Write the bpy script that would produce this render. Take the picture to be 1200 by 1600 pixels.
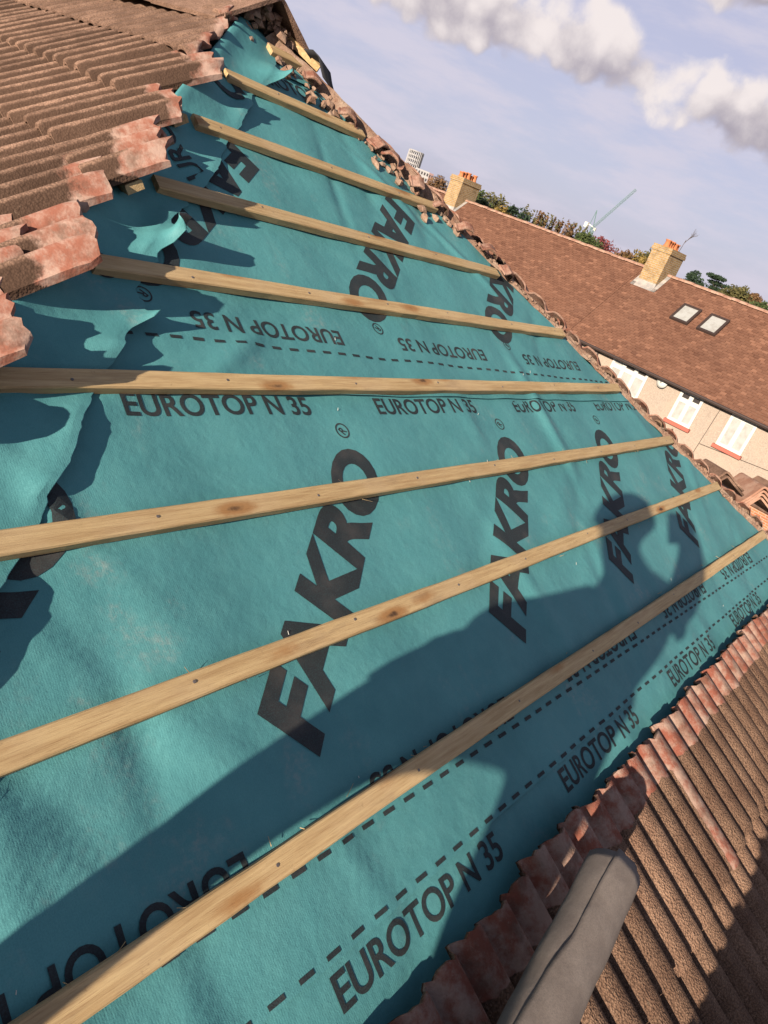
import bpy, bmesh, math, random
import numpy as np
from mathutils import Vector, Matrix, noise
random.seed(7)
rnd = random.Random(11)
R_ = math.radians
scene = bpy.context.scene
for o_ in list(bpy.data.objects): bpy.data.objects.remove(o_)
col = scene.collection
CZ = 7.6                                    # eye height above the street

# ------------------------------------------------------------------ camera
RX = Vector((0.6286287, -0.7069902, 0.3240230)); RY = Vector((-0.1263132, -0.5039242, -0.8544621)); RZ = Vector((0.7673793, 0.4962110, -0.4060834))
cd = bpy.data.cameras.new('camera'); cam = bpy.data.objects.new('camera', cd); col.objects.link(cam)
m3 = Matrix((RX, -RY, -RZ)).transposed()
cam.matrix_world = Matrix.Translation((0, 0, CZ)) @ m3.to_4x4()
cd.sensor_fit = 'AUTO'; cd.sensor_width = 36; cd.lens = 1100 / 1600 * 36
cd.clip_start = 0.02; cd.clip_end = 5000
scene.camera = cam

# ------------------------------------------------------------------ light
SUN_AZ, SUN_EL = 258.76, 15.94
world = bpy.data.worlds.new('World'); scene.world = world; world.use_nodes = True
sl = bpy.data.lights.new('sun', 'SUN'); sl.energy = 5.0; sl.angle = R_(0.5); sl.color = (1.0, 0.86, 0.70)
so = bpy.data.objects.new('sun', sl); col.objects.link(so)
TOSUN = Vector((math.sin(R_(SUN_AZ)) * math.cos(R_(SUN_EL)), math.cos(R_(SUN_AZ)) * math.cos(R_(SUN_EL)), math.sin(R_(SUN_EL))))
so.rotation_euler = TOSUN.to_track_quat('Z', 'Y').to_euler(); so.location = (-20, -4, 20)
scene.view_settings.view_transform = 'Standard'; scene.view_settings.look = 'None'
scene.view_settings.exposure = 1.3; scene.view_settings.gamma = 1.0
try: scene.view_settings.use_curve_mapping = False
except Exception: pass

class NT:
    """tiny node helper"""
    def __init__(s, tree): s.t = tree; s.L = tree.links.new
    def n(s, typ, **kw):
        d = s.t.nodes.new(typ)
        for k, v in kw.items(): setattr(d, k, v)
        return d
    def put(s, sock, v):
        if isinstance(v, bpy.types.NodeSocket): s.L(v, sock)
        elif v is not None: sock.default_value = v
    def math(s, op, a, b=None, c=None, clamp=False):
        d = s.n('ShaderNodeMath', operation=op, use_clamp=clamp)
        s.put(d.inputs[0], a); s.put(d.inputs[1], b); s.put(d.inputs[2], c); return d.outputs[0]
    def dot(s, a, v):
        d = s.n('ShaderNodeVectorMath', operation='DOT_PRODUCT'); s.put(d.inputs[0], a); s.put(d.inputs[1], v); return d.outputs['Value']
    def mix(s, f, a, b, mode='MIX'):
        d = s.n('ShaderNodeMix', data_type='RGBA', blend_type=mode, clamp_factor=True)
        s.put(d.inputs[0], f)
        for i, v in ((6, a), (7, b)):
            s.put(d.inputs[i], v if isinstance(v, bpy.types.NodeSocket) else (v[0], v[1], v[2], 1))
        return d.outputs[2]
    def noise(s, vec, scale, detail=4, rough=.55, dim='3D'):
        d = s.n('ShaderNodeTexNoise', noise_dimensions=dim); s.put(d.inputs['Vector'], vec)
        d.inputs['Scale'].default_value = scale; d.inputs['Detail'].default_value = detail; d.inputs['Roughness'].default_value = rough
        return d.outputs['Fac']
    def voro(s, vec, scale, feat='F1'):
        d = s.n('ShaderNodeTexVoronoi', feature=feat); s.put(d.inputs['Vector'], vec); d.inputs['Scale'].default_value = scale
        return d
    def mapr(s, v, a, b, c=0., e=1., smooth=True):
        d = s.n('ShaderNodeMapRange', interpolation_type='SMOOTHSTEP' if smooth else 'LINEAR')
        s.put(d.inputs[0], v)
        for i, q in enumerate((a, b, c, e)): s.put(d.inputs[i + 1], q)
        return d.outputs[0]
    def scale(s, vec, xyz):
        d = s.n('ShaderNodeMapping'); s.put(d.inputs['Vector'], vec); d.inputs['Scale'].default_value = xyz; return d.outputs[0]
    def bump(s, h, strength, dist, prev=None):
        d = s.n('ShaderNodeBump'); d.inputs['Strength'].default_value = strength; d.inputs['Distance'].default_value = dist
        s.put(d.inputs['Height'], h); s.put(d.inputs['Normal'], prev); return d.outputs[0]

# sky: Nishita sky seen through broken cumulus and a thin veil
w = NT(world.node_tree); bgn = world.node_tree.nodes['Background']
sky = w.n('ShaderNodeTexSky', sky_type='NISHITA'); sky.sun_disc = False
sky.sun_elevation = R_(SUN_EL); sky.sun_rotation = R_(SUN_AZ); sky.air_density = 1.0; sky.dust_density = 1.2; sky.ozone_density = 2.2
gen = w.n('ShaderNodeTexCoord').outputs['Generated']
def dirv(az, el):
    return Vector((math.sin(R_(az)) * math.cos(R_(el)), math.cos(R_(az)) * math.cos(R_(el)), math.sin(R_(el))))
def pixdir(x, y):
    return (RX * ((x - 600) / 1100) + RY * ((y - 800) / 1100) + RZ).normalized()
SKYK = 0.052
warp = w.n('ShaderNodeTexNoise'); w.put(warp.inputs['Vector'], gen); warp.inputs['Scale'].default_value = 13; warp.inputs['Detail'].default_value = 3
wv = w.n('ShaderNodeVectorMath', operation='MULTIPLY_ADD'); w.L(warp.outputs['Color'], wv.inputs[0]); wv.inputs[1].default_value = (.024, .024, .024); w.L(gen, wv.inputs[2])
gz = w.n('ShaderNodeSeparateXYZ'); w.L(gen, gz.inputs[0])
nbig = w.noise(wv.outputs[0], 15, 4, .56)
nfine = w.noise(wv.outputs[0], 46, 4, .62)
veiln = w.noise(w.scale(gen, (3, 3, 12)), 2.2, 6, .6)
hz_ = w.mapr(gz.outputs[2], .24, .75, .80, .10); skyc = w.mix(hz_, sky.outputs[0], (4.5, 4.35, 5.75))                       # thin high haze
veil = w.mapr(veiln, .38, .66, 0, .8)
skyc = w.mix(w.math('MULTIPLY', veil, w.math('ADD', hz_, .15)), skyc, (5.4, 5.1, 5.95))
clouds = [  # azimuth, elevation, half width, half height (radians): the cumulus in view, then others round the sky
    (48.4, 11.6, .165, .068), (59.5, 11.7, .085, .056), (70.8, 10.6, .130, .058), (67.5, 17.8, .19, .050), (84, 12.5, .10, .045), (52, 17.5, .10, .03), (30, 14, .15, .05), (38, 24, .22, .08),
    (100, 22, .2, .07), (130, 15, .2, .07), (165, 24, .25, .09), (215, 28, .2, .08), (310, 26, .25, .1), (0, 20, .25, .08)]
dens = None; lift = None
for az, el, hw, hh in clouds:
    cdir = dirv(az, el); eh = Vector((cdir.y, -cdir.x, 0)).normalized(); eu = eh.cross(cdir).normalized()
    a = w.math('MULTIPLY', w.math('SUBTRACT', w.dot(wv.outputs[0], tuple(eh)), .012 * (eh.x + eh.y)), 1 / hw)
    b0 = w.math('MULTIPLY', w.math('SUBTRACT', w.math('SUBTRACT', w.dot(wv.outputs[0], tuple(eu)), .012 * (eu.x + eu.y + eu.z)), 0), 1 / hh)
    bneg = w.math('MULTIPLY', w.math('MINIMUM', b0, 0.), 1.5)
    b = w.math('ADD', w.math('MAXIMUM', b0, 0.), bneg)
    r = w.math('SQRT', w.math('ADD', w.math('MULTIPLY', a, a), w.math('MULTIPLY', b, b)))
    d = w.math('SUBTRACT', 1.0, r)
    front = w.math('GREATER_THAN', w.dot(gen, tuple(cdir)), .5)
    d = w.math('ADD', w.math('MULTIPLY', d, front), w.math('MULTIPLY', w.math('SUBTRACT', 1., front), -9.))
    l = w.math('SUBTRACT', b0, w.math('MULTIPLY', a, .35))
    ex = w.math('POWER', 2.718, w.math('MULTIPLY', w.math('MAXIMUM', d, -4.), 5.)); exl = w.math('MULTIPLY', ex, l)
    if dens is None: dens, lift, wsum = d, exl, ex
    else:
        lift = w.math('ADD', lift, exl); wsum = w.math('ADD', wsum, ex); dens = w.math('SMOOTH_MAX', dens, d, .3)
lift = w.math('DIVIDE', lift, w.math('MAXIMUM', wsum, 1e-9))
def puff(sc):
    v = w.voro(wv.outputs[0], sc, 'SMOOTH_F1'); v.inputs['Smoothness'].default_value = .55; return w.math('SUBTRACT', .42, v.outputs['Distance'])
p1, p2 = puff(17), puff(40)
bil = w.math('ADD', w.math('MULTIPLY', p1, 1.5), w.math('MULTIPLY', p2, 1.0))
dn = w.math('ADD', w.math('MULTIPLY', dens, 2.3), w.math('MULTIPLY', w.math('SUBTRACT', nbig, .5), 1.6))
dn = w.math('ADD', w.math('ADD', dn, bil), w.math('MULTIPLY', w.math('SUBTRACT', nfine, .5), .8))
cmask = w.mapr(dn, .0, .75)
shade = w.math('ADD', w.math('ADD', w.math('MULTIPLY', lift, .9), w.math('MULTIPLY', bil, .75)), w.math('MULTIPLY', w.math('SUBTRACT', nfine, .5), .7))
lit = w.mapr(shade, -1.0, .35)
ccol = w.mix(lit, (2.9, 2.6, 3.1), (7.3, 6.6, 6.4))
skyc = w.mix(w.math('MULTIPLY', cmask, .93), skyc, ccol)
w.L(skyc, bgn.inputs[0]); bgn.inputs[1].default_value = SKYK

# ------------------------------------------------------------------ materials
ALB = .78                                   # overall albedo trim
def mat(name, base=(.5, .5, .5), rough=.8, fn=None, spec=.3):
    base = tuple(q * ALB for q in base)
    m = bpy.data.materials.new(name); m.use_nodes = True
    b = m.node_tree.nodes['Principled BSDF']; b.inputs['Base Color'].default_value = (*base, 1); b.inputs['Roughness'].default_value = rough
    b.inputs['Specular IOR Level'].default_value = spec
    if fn:
        t = NT(m.node_tree); tc = t.n('ShaderNodeTexCoord').outputs['Object']
        c, nrm = fn(t, tc)
        if c is not None: t.put(b.inputs['Base Color'], t.mix(1., c, (ALB, ALB, ALB), 'MULTIPLY'))
        if nrm is not None: t.put(b.inputs['Normal'], nrm)
    return m
def attr(t, name):
    return t.n('ShaderNodeAttribute', attribute_name=name).outputs['Fac']
def orand(t): return t.n('ShaderNodeObjectInfo').outputs['Random']

def f_membrane(t, tc):
    big = t.noise(tc, 2.3, 5, .6); mid = t.noise(tc, 11, 6, .65); fine = t.noise(tc, 420, 3, .7)
    c = t.mix(t.mapr(big, .3, .7), (.068, .231, .246), (.087, .284, .299))
    c = t.mix(t.mapr(mid, .35, .75, 0, .5), c, (.112, .322, .325))
    c = t.mix(t.mapr(fine, .25, .8, 0, .36), c, (.034, .150, .160))
    dust = t.math('MULTIPLY', t.mapr(t.noise(t.scale(tc, (1, .55, 1)), 5.2, 7, .62), .555, .74), t.mapr(t.noise(tc, 60, 4, .7), .42, .66, .05, .42))
    c = t.mix(dust, c, (.34, .33, .30))
    wv = t.n('ShaderNodeTexWave', wave_type='BANDS', bands_direction='X'); t.L(tc, wv.inputs['Vector']); wv.inputs['Scale'].default_value = 70; wv.inputs['Distortion'].default_value = 1.5; wv.inputs['Detail'].default_value = 2
    c = t.mix(t.math('MULTIPLY', wv.outputs['Fac'], .05), c, (.025, .14, .145))
    h = t.math('ADD', t.math('MULTIPLY', fine, .7), t.math('MULTIPLY', wv.outputs['Fac'], .10))
    nr = t.bump(h, .35, .002); nr = t.bump(t.noise(tc, 26, 5, .6), .22, .012, nr)
    return c, nr
M = {}
M['membrane'] = mat('membrane_teal', rough=.62, fn=f_membrane, spec=.25)
def f_under(t, tc):
    c = t.mix(t.mapr(t.noise(tc, 14, 6, .7), .3, .7), (.150, .122, .105), (.205, .172, .150))
    c = t.mix(t.mapr(t.noise(tc, 300, 2), .3, .8, 0, .4), c, (.09, .08, .075))
    return c, t.bump(t.noise(t.scale(tc, (1, 1, 1)), 480, 3), .35, .0015, t.bump(t.noise(tc, 14, 4), .25, .008))
M['underside'] = mat('membrane_grey_underside', rough=.7, fn=f_under)
def f_ink(t, tc):
    n1 = t.noise(tc, 380, 3, .7); n2 = t.noise(tc, 9, 4)
    c = t.mix(t.mapr(n1, .35, .85, 0, .55), (.020, .021, .024), (.045, .10, .105))
    c = t.mix(t.mapr(n2, .45, .8, 0, .55), c, (.085, .075, .07))
    return c, t.bump(n1, .3, .002)
M['ink'] = mat('printing_ink', rough=.7, fn=f_ink, spec=.2)
def f_wood(t, tc):
    r = t.math('MULTIPLY', orand(t), 30.)
    cv = t.n('ShaderNodeCombineXYZ'); t.L(r, cv.inputs[0]); t.L(r, cv.inputs[1])
    v = t.n('ShaderNodeVectorMath', operation='ADD'); t.L(tc, v.inputs[0]); t.L(cv.outputs[0], v.inputs[1])
    p = v.outputs[0]
    g = t.noise(t.scale(p, (3.2, 70, 60)), 1.6, 6, .62); g2 = t.noise(t.scale(p, (9, 220, 200)), 1.8, 3, .6)
    c = t.mix(t.mapr(g, .3, .72), (.385, .252, .118), (.555, .402, .205))
    c = t.mix(t.mapr(g2, .5, .75, 0, .5), c, (.26, .14, .06))
    c = t.mix(t.mapr(t.noise(p, 4.5, 4), .45, .7, 0, .55), c, (.51, .37, .21))
    kn = t.voro(t.scale(p, (2.6, 9, 9)), 1.35); kd = t.math('ADD', kn.outputs['Distance'], t.math('MULTIPLY', t.math('SUBTRACT', t.noise(p, 60, 3), .5), .10))
    c = t.mix(t.mapr(kd, .13, .30, .8, 0), c, (.30, .135, .040))
    c = t.mix(t.mapr(kd, .05, .125, .95, 0), c, (.060, .030, .015))
    c = t.mix(t.mapr(t.noise(p, 38, 5, .7), .62, .75, 0, .5), c, (.11, .062, .035))
    mul = t.n('ShaderNodeVectorMath', operation='SCALE'); t.L(c, mul.inputs[0]); t.L(t.mapr(orand(t), 0, 1, .84, 1.12, False), mul.inputs['Scale']); c = mul.outputs[0]
    c = t.mix(t.mapr(t.noise(t.scale(p, (1.5, 8, 8)), 2.2, 5, .65), .56, .74, 0, .4), c, (.20, .135, .08))
    return c, t.bump(t.math('ADD', g2, t.math('MULTIPLY', g, .6)), .5, .003)
M['wood'] = mat('sawn_softwood', rough=.75, fn=f_wood)
def f_oldwood(t, tc):
    c = t.mix(t.noise(t.scale(tc, (5, 60, 60)), 2, 5), (.06, .042, .03), (.15, .10, .07)); return c, None
M['oldwood'] = mat('old_timber', rough=.85, fn=f_oldwood)
def tile_fn(dark, light, fleck, red1, red2, gs_=1., zz=.024, bs=.9):
    def f(t, tc):
        r = orand(t)
        cv = t.n('ShaderNodeCombineXYZ'); t.L(t.math('MULTIPLY', r, 17.), cv.inputs[0]); t.L(t.math('MULTIPLY', r, 9.), cv.inputs[1])
        v = t.n('ShaderNodeVectorMath', operation='ADD'); t.L(tc, v.inputs[0]); t.L(cv.outputs[0], v.inputs[1]); p = v.outputs[0]
        gr = t.voro(p, 230 * gs_).outputs['Distance']; gn = t.noise(p, 160 * gs_, 4, .7); md = t.noise(p, 8, 5, .62)
        c = t.mix(t.mapr(md, .3, .72), dark, light)
        c = t.mix(t.mapr(gn, .58, .78, 0, .75), c, fleck)
        c = t.mix(t.mapr(gr, .28, .75, 0, .55), c, (dark[0] * .45, dark[1] * .45, dark[2] * .45))
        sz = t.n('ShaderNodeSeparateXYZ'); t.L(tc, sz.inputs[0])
        rib_dark = t.mapr(t.math('ADD', sz.outputs[2], t.math('MULTIPLY', t.math('SUBTRACT', gn, .5), .03)), .012, zz, .80, 0.); c = t.mix(rib_dark, c, (dark[0] * .42, dark[1] * .42, dark[2] * .42))  # darker towards the bottom of the grooves
        ma = t.mapr(t.math('ADD', attr(t, 'rib_dark'), t.math('MULTIPLY', t.math('SUBTRACT', t.noise(p, 30, 5, .7), .5), .9)), .35, .75, 0, .80); c = t.mix(ma, c, (dark[0] * .30, dark[1] * .29, dark[2] * .28))  # painted shade on the viewer-facing rib flanks of the left slope
        rv = t.mapr(r, 0, 1, .80, 1.18, False)
        mul = t.n('ShaderNodeVectorMath', operation='SCALE'); t.L(c, mul.inputs[0]); t.L(rv, mul.inputs['Scale']); c = mul.outputs[0]
        lich = t.mapr(t.noise(p, 19, 6, .7), .66, .74, 0, .45); c = t.mix(lich, c, (fleck[0] * .9, fleck[1] * .92, fleck[2] * .9))
        bare = attr(t, 'bare'); k = t.math('ADD', bare, t.math('MULTIPLY', t.math('SUBTRACT', t.noise(p, 24, 6, .7), .5), .55))
        k = t.mapr(k, .42, .60)
        rc = t.mix(t.mapr(t.noise(p, 16, 6, .68), .38, .62), red1, red2)
        rc = t.mix(t.mapr(t.noise(p, 90, 3), .6, .75, 0, .4), rc, (.30, .24, .20))
        rc = t.mix(t.mapr(t.noise(p, 11, 6, .7), .48, .68, 0, .6), rc, (.10, .066, .048))
        c = t.mix(k, c, rc)
        gs = t.math('SUBTRACT', 1., t.math('MULTIPLY', k, .8))
        h = t.math('MULTIPLY', t.math('ADD', t.math('MULTIPLY', gr, -.9), t.math('MULTIPLY', gn, 1.1)), gs)
        nr = t.bump(h, bs, .004 / gs_); nr = t.bump(t.noise(p, 45, 4, .6), .22, .005, nr)
        return c, nr
    return f
RED1, RED2 = (.285, .098, .062), (.38, .255, .20)
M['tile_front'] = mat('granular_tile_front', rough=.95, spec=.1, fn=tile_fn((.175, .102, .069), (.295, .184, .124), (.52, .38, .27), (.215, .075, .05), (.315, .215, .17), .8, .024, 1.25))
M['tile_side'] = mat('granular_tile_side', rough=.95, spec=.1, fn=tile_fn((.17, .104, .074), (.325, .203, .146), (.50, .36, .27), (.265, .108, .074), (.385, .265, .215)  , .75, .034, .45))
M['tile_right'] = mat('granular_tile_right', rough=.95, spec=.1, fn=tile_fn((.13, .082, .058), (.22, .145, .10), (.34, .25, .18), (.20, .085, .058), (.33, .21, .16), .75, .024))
def f_rubble(t, tc):
    n1 = t.noise(tc, 9, 6, .7); c = t.mix(t.mapr(n1, .35, .68), (.22, .125, .085), (.33, .245, .185))
    c = t.mix(t.mapr(t.noise(tc, 40, 4), .5, .7, 0, .6), c, (.15, .10, .075)); return c, t.bump(t.noise(tc, 70, 5, .7), .8, .008)
M['rubble'] = mat('mortar_and_broken_tile', rough=.95, fn=f_rubble, spec=.1)
def f_ridge(t, tc):
    c = t.mix(t.mapr(t.noise(tc, 12, 6, .65), .35, .7), (.30, .155, .105), (.42, .27, .20)); c = t.mix(t.mapr(t.noise(tc, 90, 3), .5, .75, 0, .5), c, (.20, .12, .08))
    return c, t.bump(t.noise(tc, 80, 5), .5, .004)
M['ridge'] = mat('pink_ridge_tile', rough=.9, fn=f_ridge, spec=.15)
def f_brick(c1, c2, c3):
    def f(t, tc):
        g = t.n('ShaderNodeTexBrick'); 
        # brick laid on the two vertical directions of the wall, chosen by normal
        geo = t.n('ShaderNodeNewGeometry'); sx = t.n('ShaderNodeSeparateXYZ'); t.L(tc, sx.inputs[0]); sn = t.n('ShaderNodeSeparateXYZ'); t.L(geo.outputs['Normal'], sn.inputs[0])
        ax = t.math('GREATER_THAN', t.math('ABSOLUTE', sn.outputs[0]), .6)
        u = t.math('ADD', t.math('MULTIPLY', ax, sx.outputs[1]), t.math('MULTIPLY', t.math('SUBTRACT', 1., ax), sx.outputs[0]))
        cv = t.n('ShaderNodeCombineXYZ'); t.L(u, cv.inputs[0]); t.L(sx.outputs[2], cv.inputs[1])
        t.L(cv.outputs[0], g.inputs['Vector']); g.inputs['Scale'].default_value = 1; g.inputs['Brick Width'].default_value = .225; g.inputs['Row Height'].default_value = .075; g.inputs['Mortar Size'].default_value = .010
        g.inputs['Color1'].default_value = (*c1, 1); g.inputs['Color2'].default_value = (*c2, 1); g.inputs['Mortar'].default_value = (.33, .29, .23, 1); g.inputs['Bias'].default_value = -.1
        c = t.mix(t.mapr(t.noise(tc, 3.5, 6, .7), .45, .72, 0, .75), g.outputs['Color'], c3)
        return c, t.bump(g.outputs['Fac'], .5, -.01)
    return f
M['stock_brick'] = mat('yellow_stock_brick', rough=.95, fn=f_brick((.30, .185, .075), (.37, .245, .11), (.16, .11, .06)), spec=.1)
M['red_brick'] = mat('red_brick', rough=.95, fn=f_brick((.33, .12, .06), (.42, .17, .08), (.24, .10, .06)), spec=.1)
def f_pebble(t, tc):
    c = t.mix(t.mapr(t.noise(tc, 22, 5, .85), .35, .7), (.29, .238, .196), (.43, .358, .296)); c = t.mix(t.mapr(t.noise(tc, 1.1, 6, .65), .42, .7, 0, .6), c, (.42, .325, .255))
    c = t.mix(t.mapr(t.noise(t.scale(tc, (1, 1, .25)), 3, 5, .7), .58, .72, 0, .5), c, (.27, .215, .175)); return c, t.bump(t.noise(tc, 70, 3), .8, .02)
M['pebble'] = mat('pebbledash', rough=.95, fn=f_pebble, spec=.1)
M['white'] = mat('white_paint', (.50, .50, .47), .5)
def f_white(t, tc): return t.mix(t.mapr(t.noise(tc, 5, 5), .4, .7), (.37, .375, .36), (.31, .305, .285)), None
M['blind'] = mat('cream_blind_behind_glass', rough=.25, fn=f_white, spec=.6)
M['dark_glass'] = mat('dark_glass', (.045, .04, .04), .08, spec=.8)
M['sill'] = mat('red_painted_sill', (.36, .10, .07), .6)
M['gutter'] = mat('dark_gutter', (.045, .030, .026), .5)
M['lead'] = mat('lead_flashing', rough=.7, fn=lambda t, tc: (t.mix(t.mapr(t.noise(tc, 4, 5), .35, .7), (.25, .24, .23), (.42, .37, .33)), None))
M['pot'] = mat('orange_clay_pot', rough=.85, fn=lambda t, tc: (t.mix(t.noise(tc, 6, 4), (.40, .12, .045), (.50, .20, .09)), None))
M['steel'] = mat('galvanised_nail', (.10, .085, .08), .45, spec=.6)
def f_clay(t, tc):
    a = attr(t, 'tone'); c = t.mix(a, (.120, .056, .037), (.255, .130, .085)); c = t.mix(t.mapr(t.noise(tc, .5, 6, .6), .45, .75, 0, .2), c, (.16, .092, .068))
    c = t.mix(t.mapr(t.noise(tc, 9, 5, .75), .6, .75, 0, .5), c, (.36, .25, .19)); return c, t.bump(t.noise(tc, 25, 4), .4, .01)
M['clay'] = mat('plain_clay_tile', rough=.92, fn=f_clay, spec=.12)
M['claycap'] = mat('ridge_capping', rough=.92, fn=lambda t, tc: (t.mix(t.mapr(t.noise(tc, 5, 6, .7), .35, .7), (.26, .135, .095), (.40, .27, .20)), t.bump(t.noise(tc, 20, 4), .5, .02)))
def f_bark(t, tc): return t.mix(t.noise(t.scale(tc, (6, 6, 1.5)), 4, 5), (.045, .03, .02), (.11, .08, .055)), t.bump(t.noise(tc, 20, 4), .6, .02)
M['bark'] = mat('bark', rough=.9, fn=f_bark)
def leafmat(name, c1, c2):
    m = mat(name, rough=.7, fn=lambda t, tc: (t.mix(attr(t, 'tone'), c1, c2), None)); return m
LEAF = dict(olive=leafmat('olive_leaves', (.050, .052, .016), (.125, .105, .035)), green=leafmat('green_leaves', (.030, .050, .014), (.075, .095, .028)),
            yellow=leafmat('yellow_leaves', (.12, .085, .018), (.24, .16, .04)), brown=leafmat('brown_leaves', (.085, .045, .020), (.17, .095, .040)),
            red=leafmat('red_leaves', (.11, .022, .026), (.22, .065, .060)), dark=leafmat('dark_needles', (.012, .026, .014), (.035, .060, .028)))
def f_ground(t, tc): return t.mix(t.mapr(t.noise(tc, .6, 7, .7), .35, .7), (.075, .062, .042), (.105, .095, .055)), t.bump(t.noise(tc, 8, 5), .6, .03)
M['ground'] = mat('garden_soil_and_grass', rough=.95, fn=f_ground, spec=.1)
M['asphalt'] = mat('asphalt', rough=.9, fn=lambda t, tc: (t.mix(t.noise(tc, 30, 5), (.04, .04, .042), (.07, .068, .066)), None))
M['concrete'] = mat('pale_concrete', rough=.8, fn=lambda t, tc: (t.mix(t.noise(tc, .2, 3), (.30, .30, .31), (.36, .35, .35)), None))
M['pinkblock'] = mat('pink_render', (.24, .155, .15), .8); M['blueblock'] = mat('blue_grey_cladding', (.085, .095, .14), .6)
M['crane_green'] = mat('crane_green', (.10, .175, .165), .5); M['crane_white'] = mat('crane_white', (.55, .53, .48), .5)
M['felt'] = mat('black_felt', (.025, .025, .028), .85)
def f_brownfelt(t, tc): return t.mix(t.mapr(t.noise(tc, 3, 6), .3, .7), (.10, .06, .045), (.20, .12, .085)), None
M['porch'] = mat('brown_porch_roof', rough=.9, fn=f_brownfelt)
M['skin'] = mat('skin', (.42, .24, .17), .55); M['cloth'] = mat('dark_work_jacket', (.03, .035, .05), .85); M['trouser'] = mat('work_trousers', (.05, .048, .045), .9)
M['hair'] = mat('dark_hair', (.02, .015, .012), .7); M['boot'] = mat('tan_boots', (.16, .09, .045), .8); M['phone'] = mat('black_phone', (.02, .02, .022), .2)

# ------------------------------------------------------------------ mesh helpers
def V(*a): return Vector(a)
class MB:
    def __init__(s): s.v = []; s.f = []; s.a = {}
    def box(s, c, ax, ay, az):     # centre and three half vectors
        i = len(s.v); c = Vector(c)
        for sx in (-1, 1):
            for sy in (-1, 1):
                for sz in (-1, 1): s.v.append(c + ax * sx + ay * sy + az * sz)
        for q in ((0, 1, 3, 2), (4, 6, 7, 5), (0, 4, 5, 1), (2, 3, 7, 6), (0, 2, 6, 4), (1, 5, 7, 3)): s.f.append([i + k for k in q])
        return s
    def abox(s, lo, hi):
        lo = Vector(lo); hi = Vector(hi); h = (hi - lo) / 2
        return s.box((lo + hi) / 2, V(h.x, 0, 0), V(0, h.y, 0), V(0, 0, h.z))
    def quad(s, a, b, c, d):
        i = len(s.v); s.v += [Vector(a), Vector(b), Vector(c), Vector(d)]; s.f.append([i, i + 1, i + 2, i + 3]); return s
    def tube(s, p, q, r0, r1=None, n=8, cap=True):
        p = Vector(p); q = Vector(q); r1 = r0 if r1 is None else r1; d = (q - p).normalized()
        a = d.orthogonal().normalized(); b = d.cross(a); i = len(s.v)
        for k in range(n):
            t = 2 * math.pi * k / n; e = a * math.cos(t) + b * math.sin(t); s.v += [p + e * r0, q + e * r1]
        for k in range(n):
            j = (k + 1) % n; s.f.append([i + 2 * k, i + 2 * j, i + 2 * j + 1, i + 2 * k + 1])
        if cap: s.f.append([i + 2 * k for k in range(n)][::-1]); s.f.append([i + 2 * k + 1 for k in range(n)])
        return s
    def lathe(s, c, prof, n=14):
        c = Vector(c); i = len(s.v); m = len(prof)
        for k in range(n):
            t = 2 * math.pi * k / n
            for r, z in prof: s.v.append(c + V(r * math.cos(t), r * math.sin(t), z))
        for k in range(n):
            j = (k + 1) % n
            for q in range(m - 1): s.f.append([i + k * m + q, i + j * m + q, i + j * m + q + 1, i + k * m + q + 1])
        return s
    def grid(s, rows):             # rows of points
        i = len(s.v); n = len(rows[0])
        for r in rows: s.v += [Vector(p) for p in r]
        for a in range(len(rows) - 1):
            for b in range(n - 1): s.f.append([i + a * n + b, i + a * n + b + 1, i + (a + 1) * n + b + 1, i + (a + 1) * n + b])
        return s
    def mesh(s, name, mats, origin=V(0, 0, 0), smooth=False, attrs=None):
        me = bpy.data.meshes.new(name); me.from_pydata([tuple(p - origin) for p in s.v], [], s.f)
        for m in (mats if isinstance(mats, (list, tuple)) else [mats]): me.materials.append(m)
        for k, vals in (attrs or {}).items():
            at = me.attributes.new(k, 'FLOAT', 'POINT'); at.data.foreach_set('value', vals)
        if smooth: me.polygons.foreach_set('use_smooth', [True] * len(me.polygons))
        me.update(); return me
    def build(s, name, mats, parent=None, smooth=False, attrs=None, origin=None):
        """vertices are in world space; the object sits at its parent's (or its own) origin"""
        org = ORG(parent) if parent is not None else (Vector(origin) if origin is not None else V(0, 0, 0))
        o = bpy.data.objects.new(name, s.mesh(name, mats, org, smooth, attrs)); col.objects.link(o)
        if parent is not None: o.parent = parent
        else: o.location = org
        return o
def ORG(o):
    p = V(0, 0, 0)
    while o is not None: p += o.location; o = o.parent
    return p
def thing(name, label, cat, loc, group=None):
    o = bpy.data.objects.new(name, None); col.objects.link(o); o.location = loc; o.empty_display_size = .3
    o['label'] = label; o['category'] = cat
    if group: o['group'] = group
    return o
def tag(o, label=None, cat=None, group=None, kind=None):
    for k, v in (('label', label), ('category', cat), ('group', group), ('kind', kind)):
        if v: o[k] = v
    return o
def place(name, me, M4, parent):
    o = bpy.data.objects.new(name, me); col.objects.link(o); o.parent = parent
    o.matrix_basis = Matrix.Translation(-ORG(parent)) @ M4; return o
def fbm(p, s=1., oct=3):
    return noise.fractal(Vector(p) * s, 1.0, 2.0, oct)

# ------------------------------------------------------------------ the front roof slope: plane coordinates (s along battens, tt up the slope, o off the plane)
PP = 0.54190814; H0 = 1.18407088 + 0.025
U = V(0, math.cos(PP), math.sin(PP)); N = V(0, -math.sin(PP), math.cos(PP)); X = V(1, 0, 0)
BASE = V(0, 0, CZ) - N * H0
def F(s, t, o=0.): return BASE + X * s + U * t + N * o
SF = 1.0211                                  # readings were taken at batten-top level
APS, APT = 2.215, 2.755                      # apex of the hip end
KL, KR = .88, .895
def hipL(t): return APS - KL * (APT - t)
def hipR(t): return APS + KR * (APT - t)
APEX = F(APS, APT)
BT = [2.252, 1.907, 1.555, 1.214, .870, .525, .180, -.167, -.565]
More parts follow.
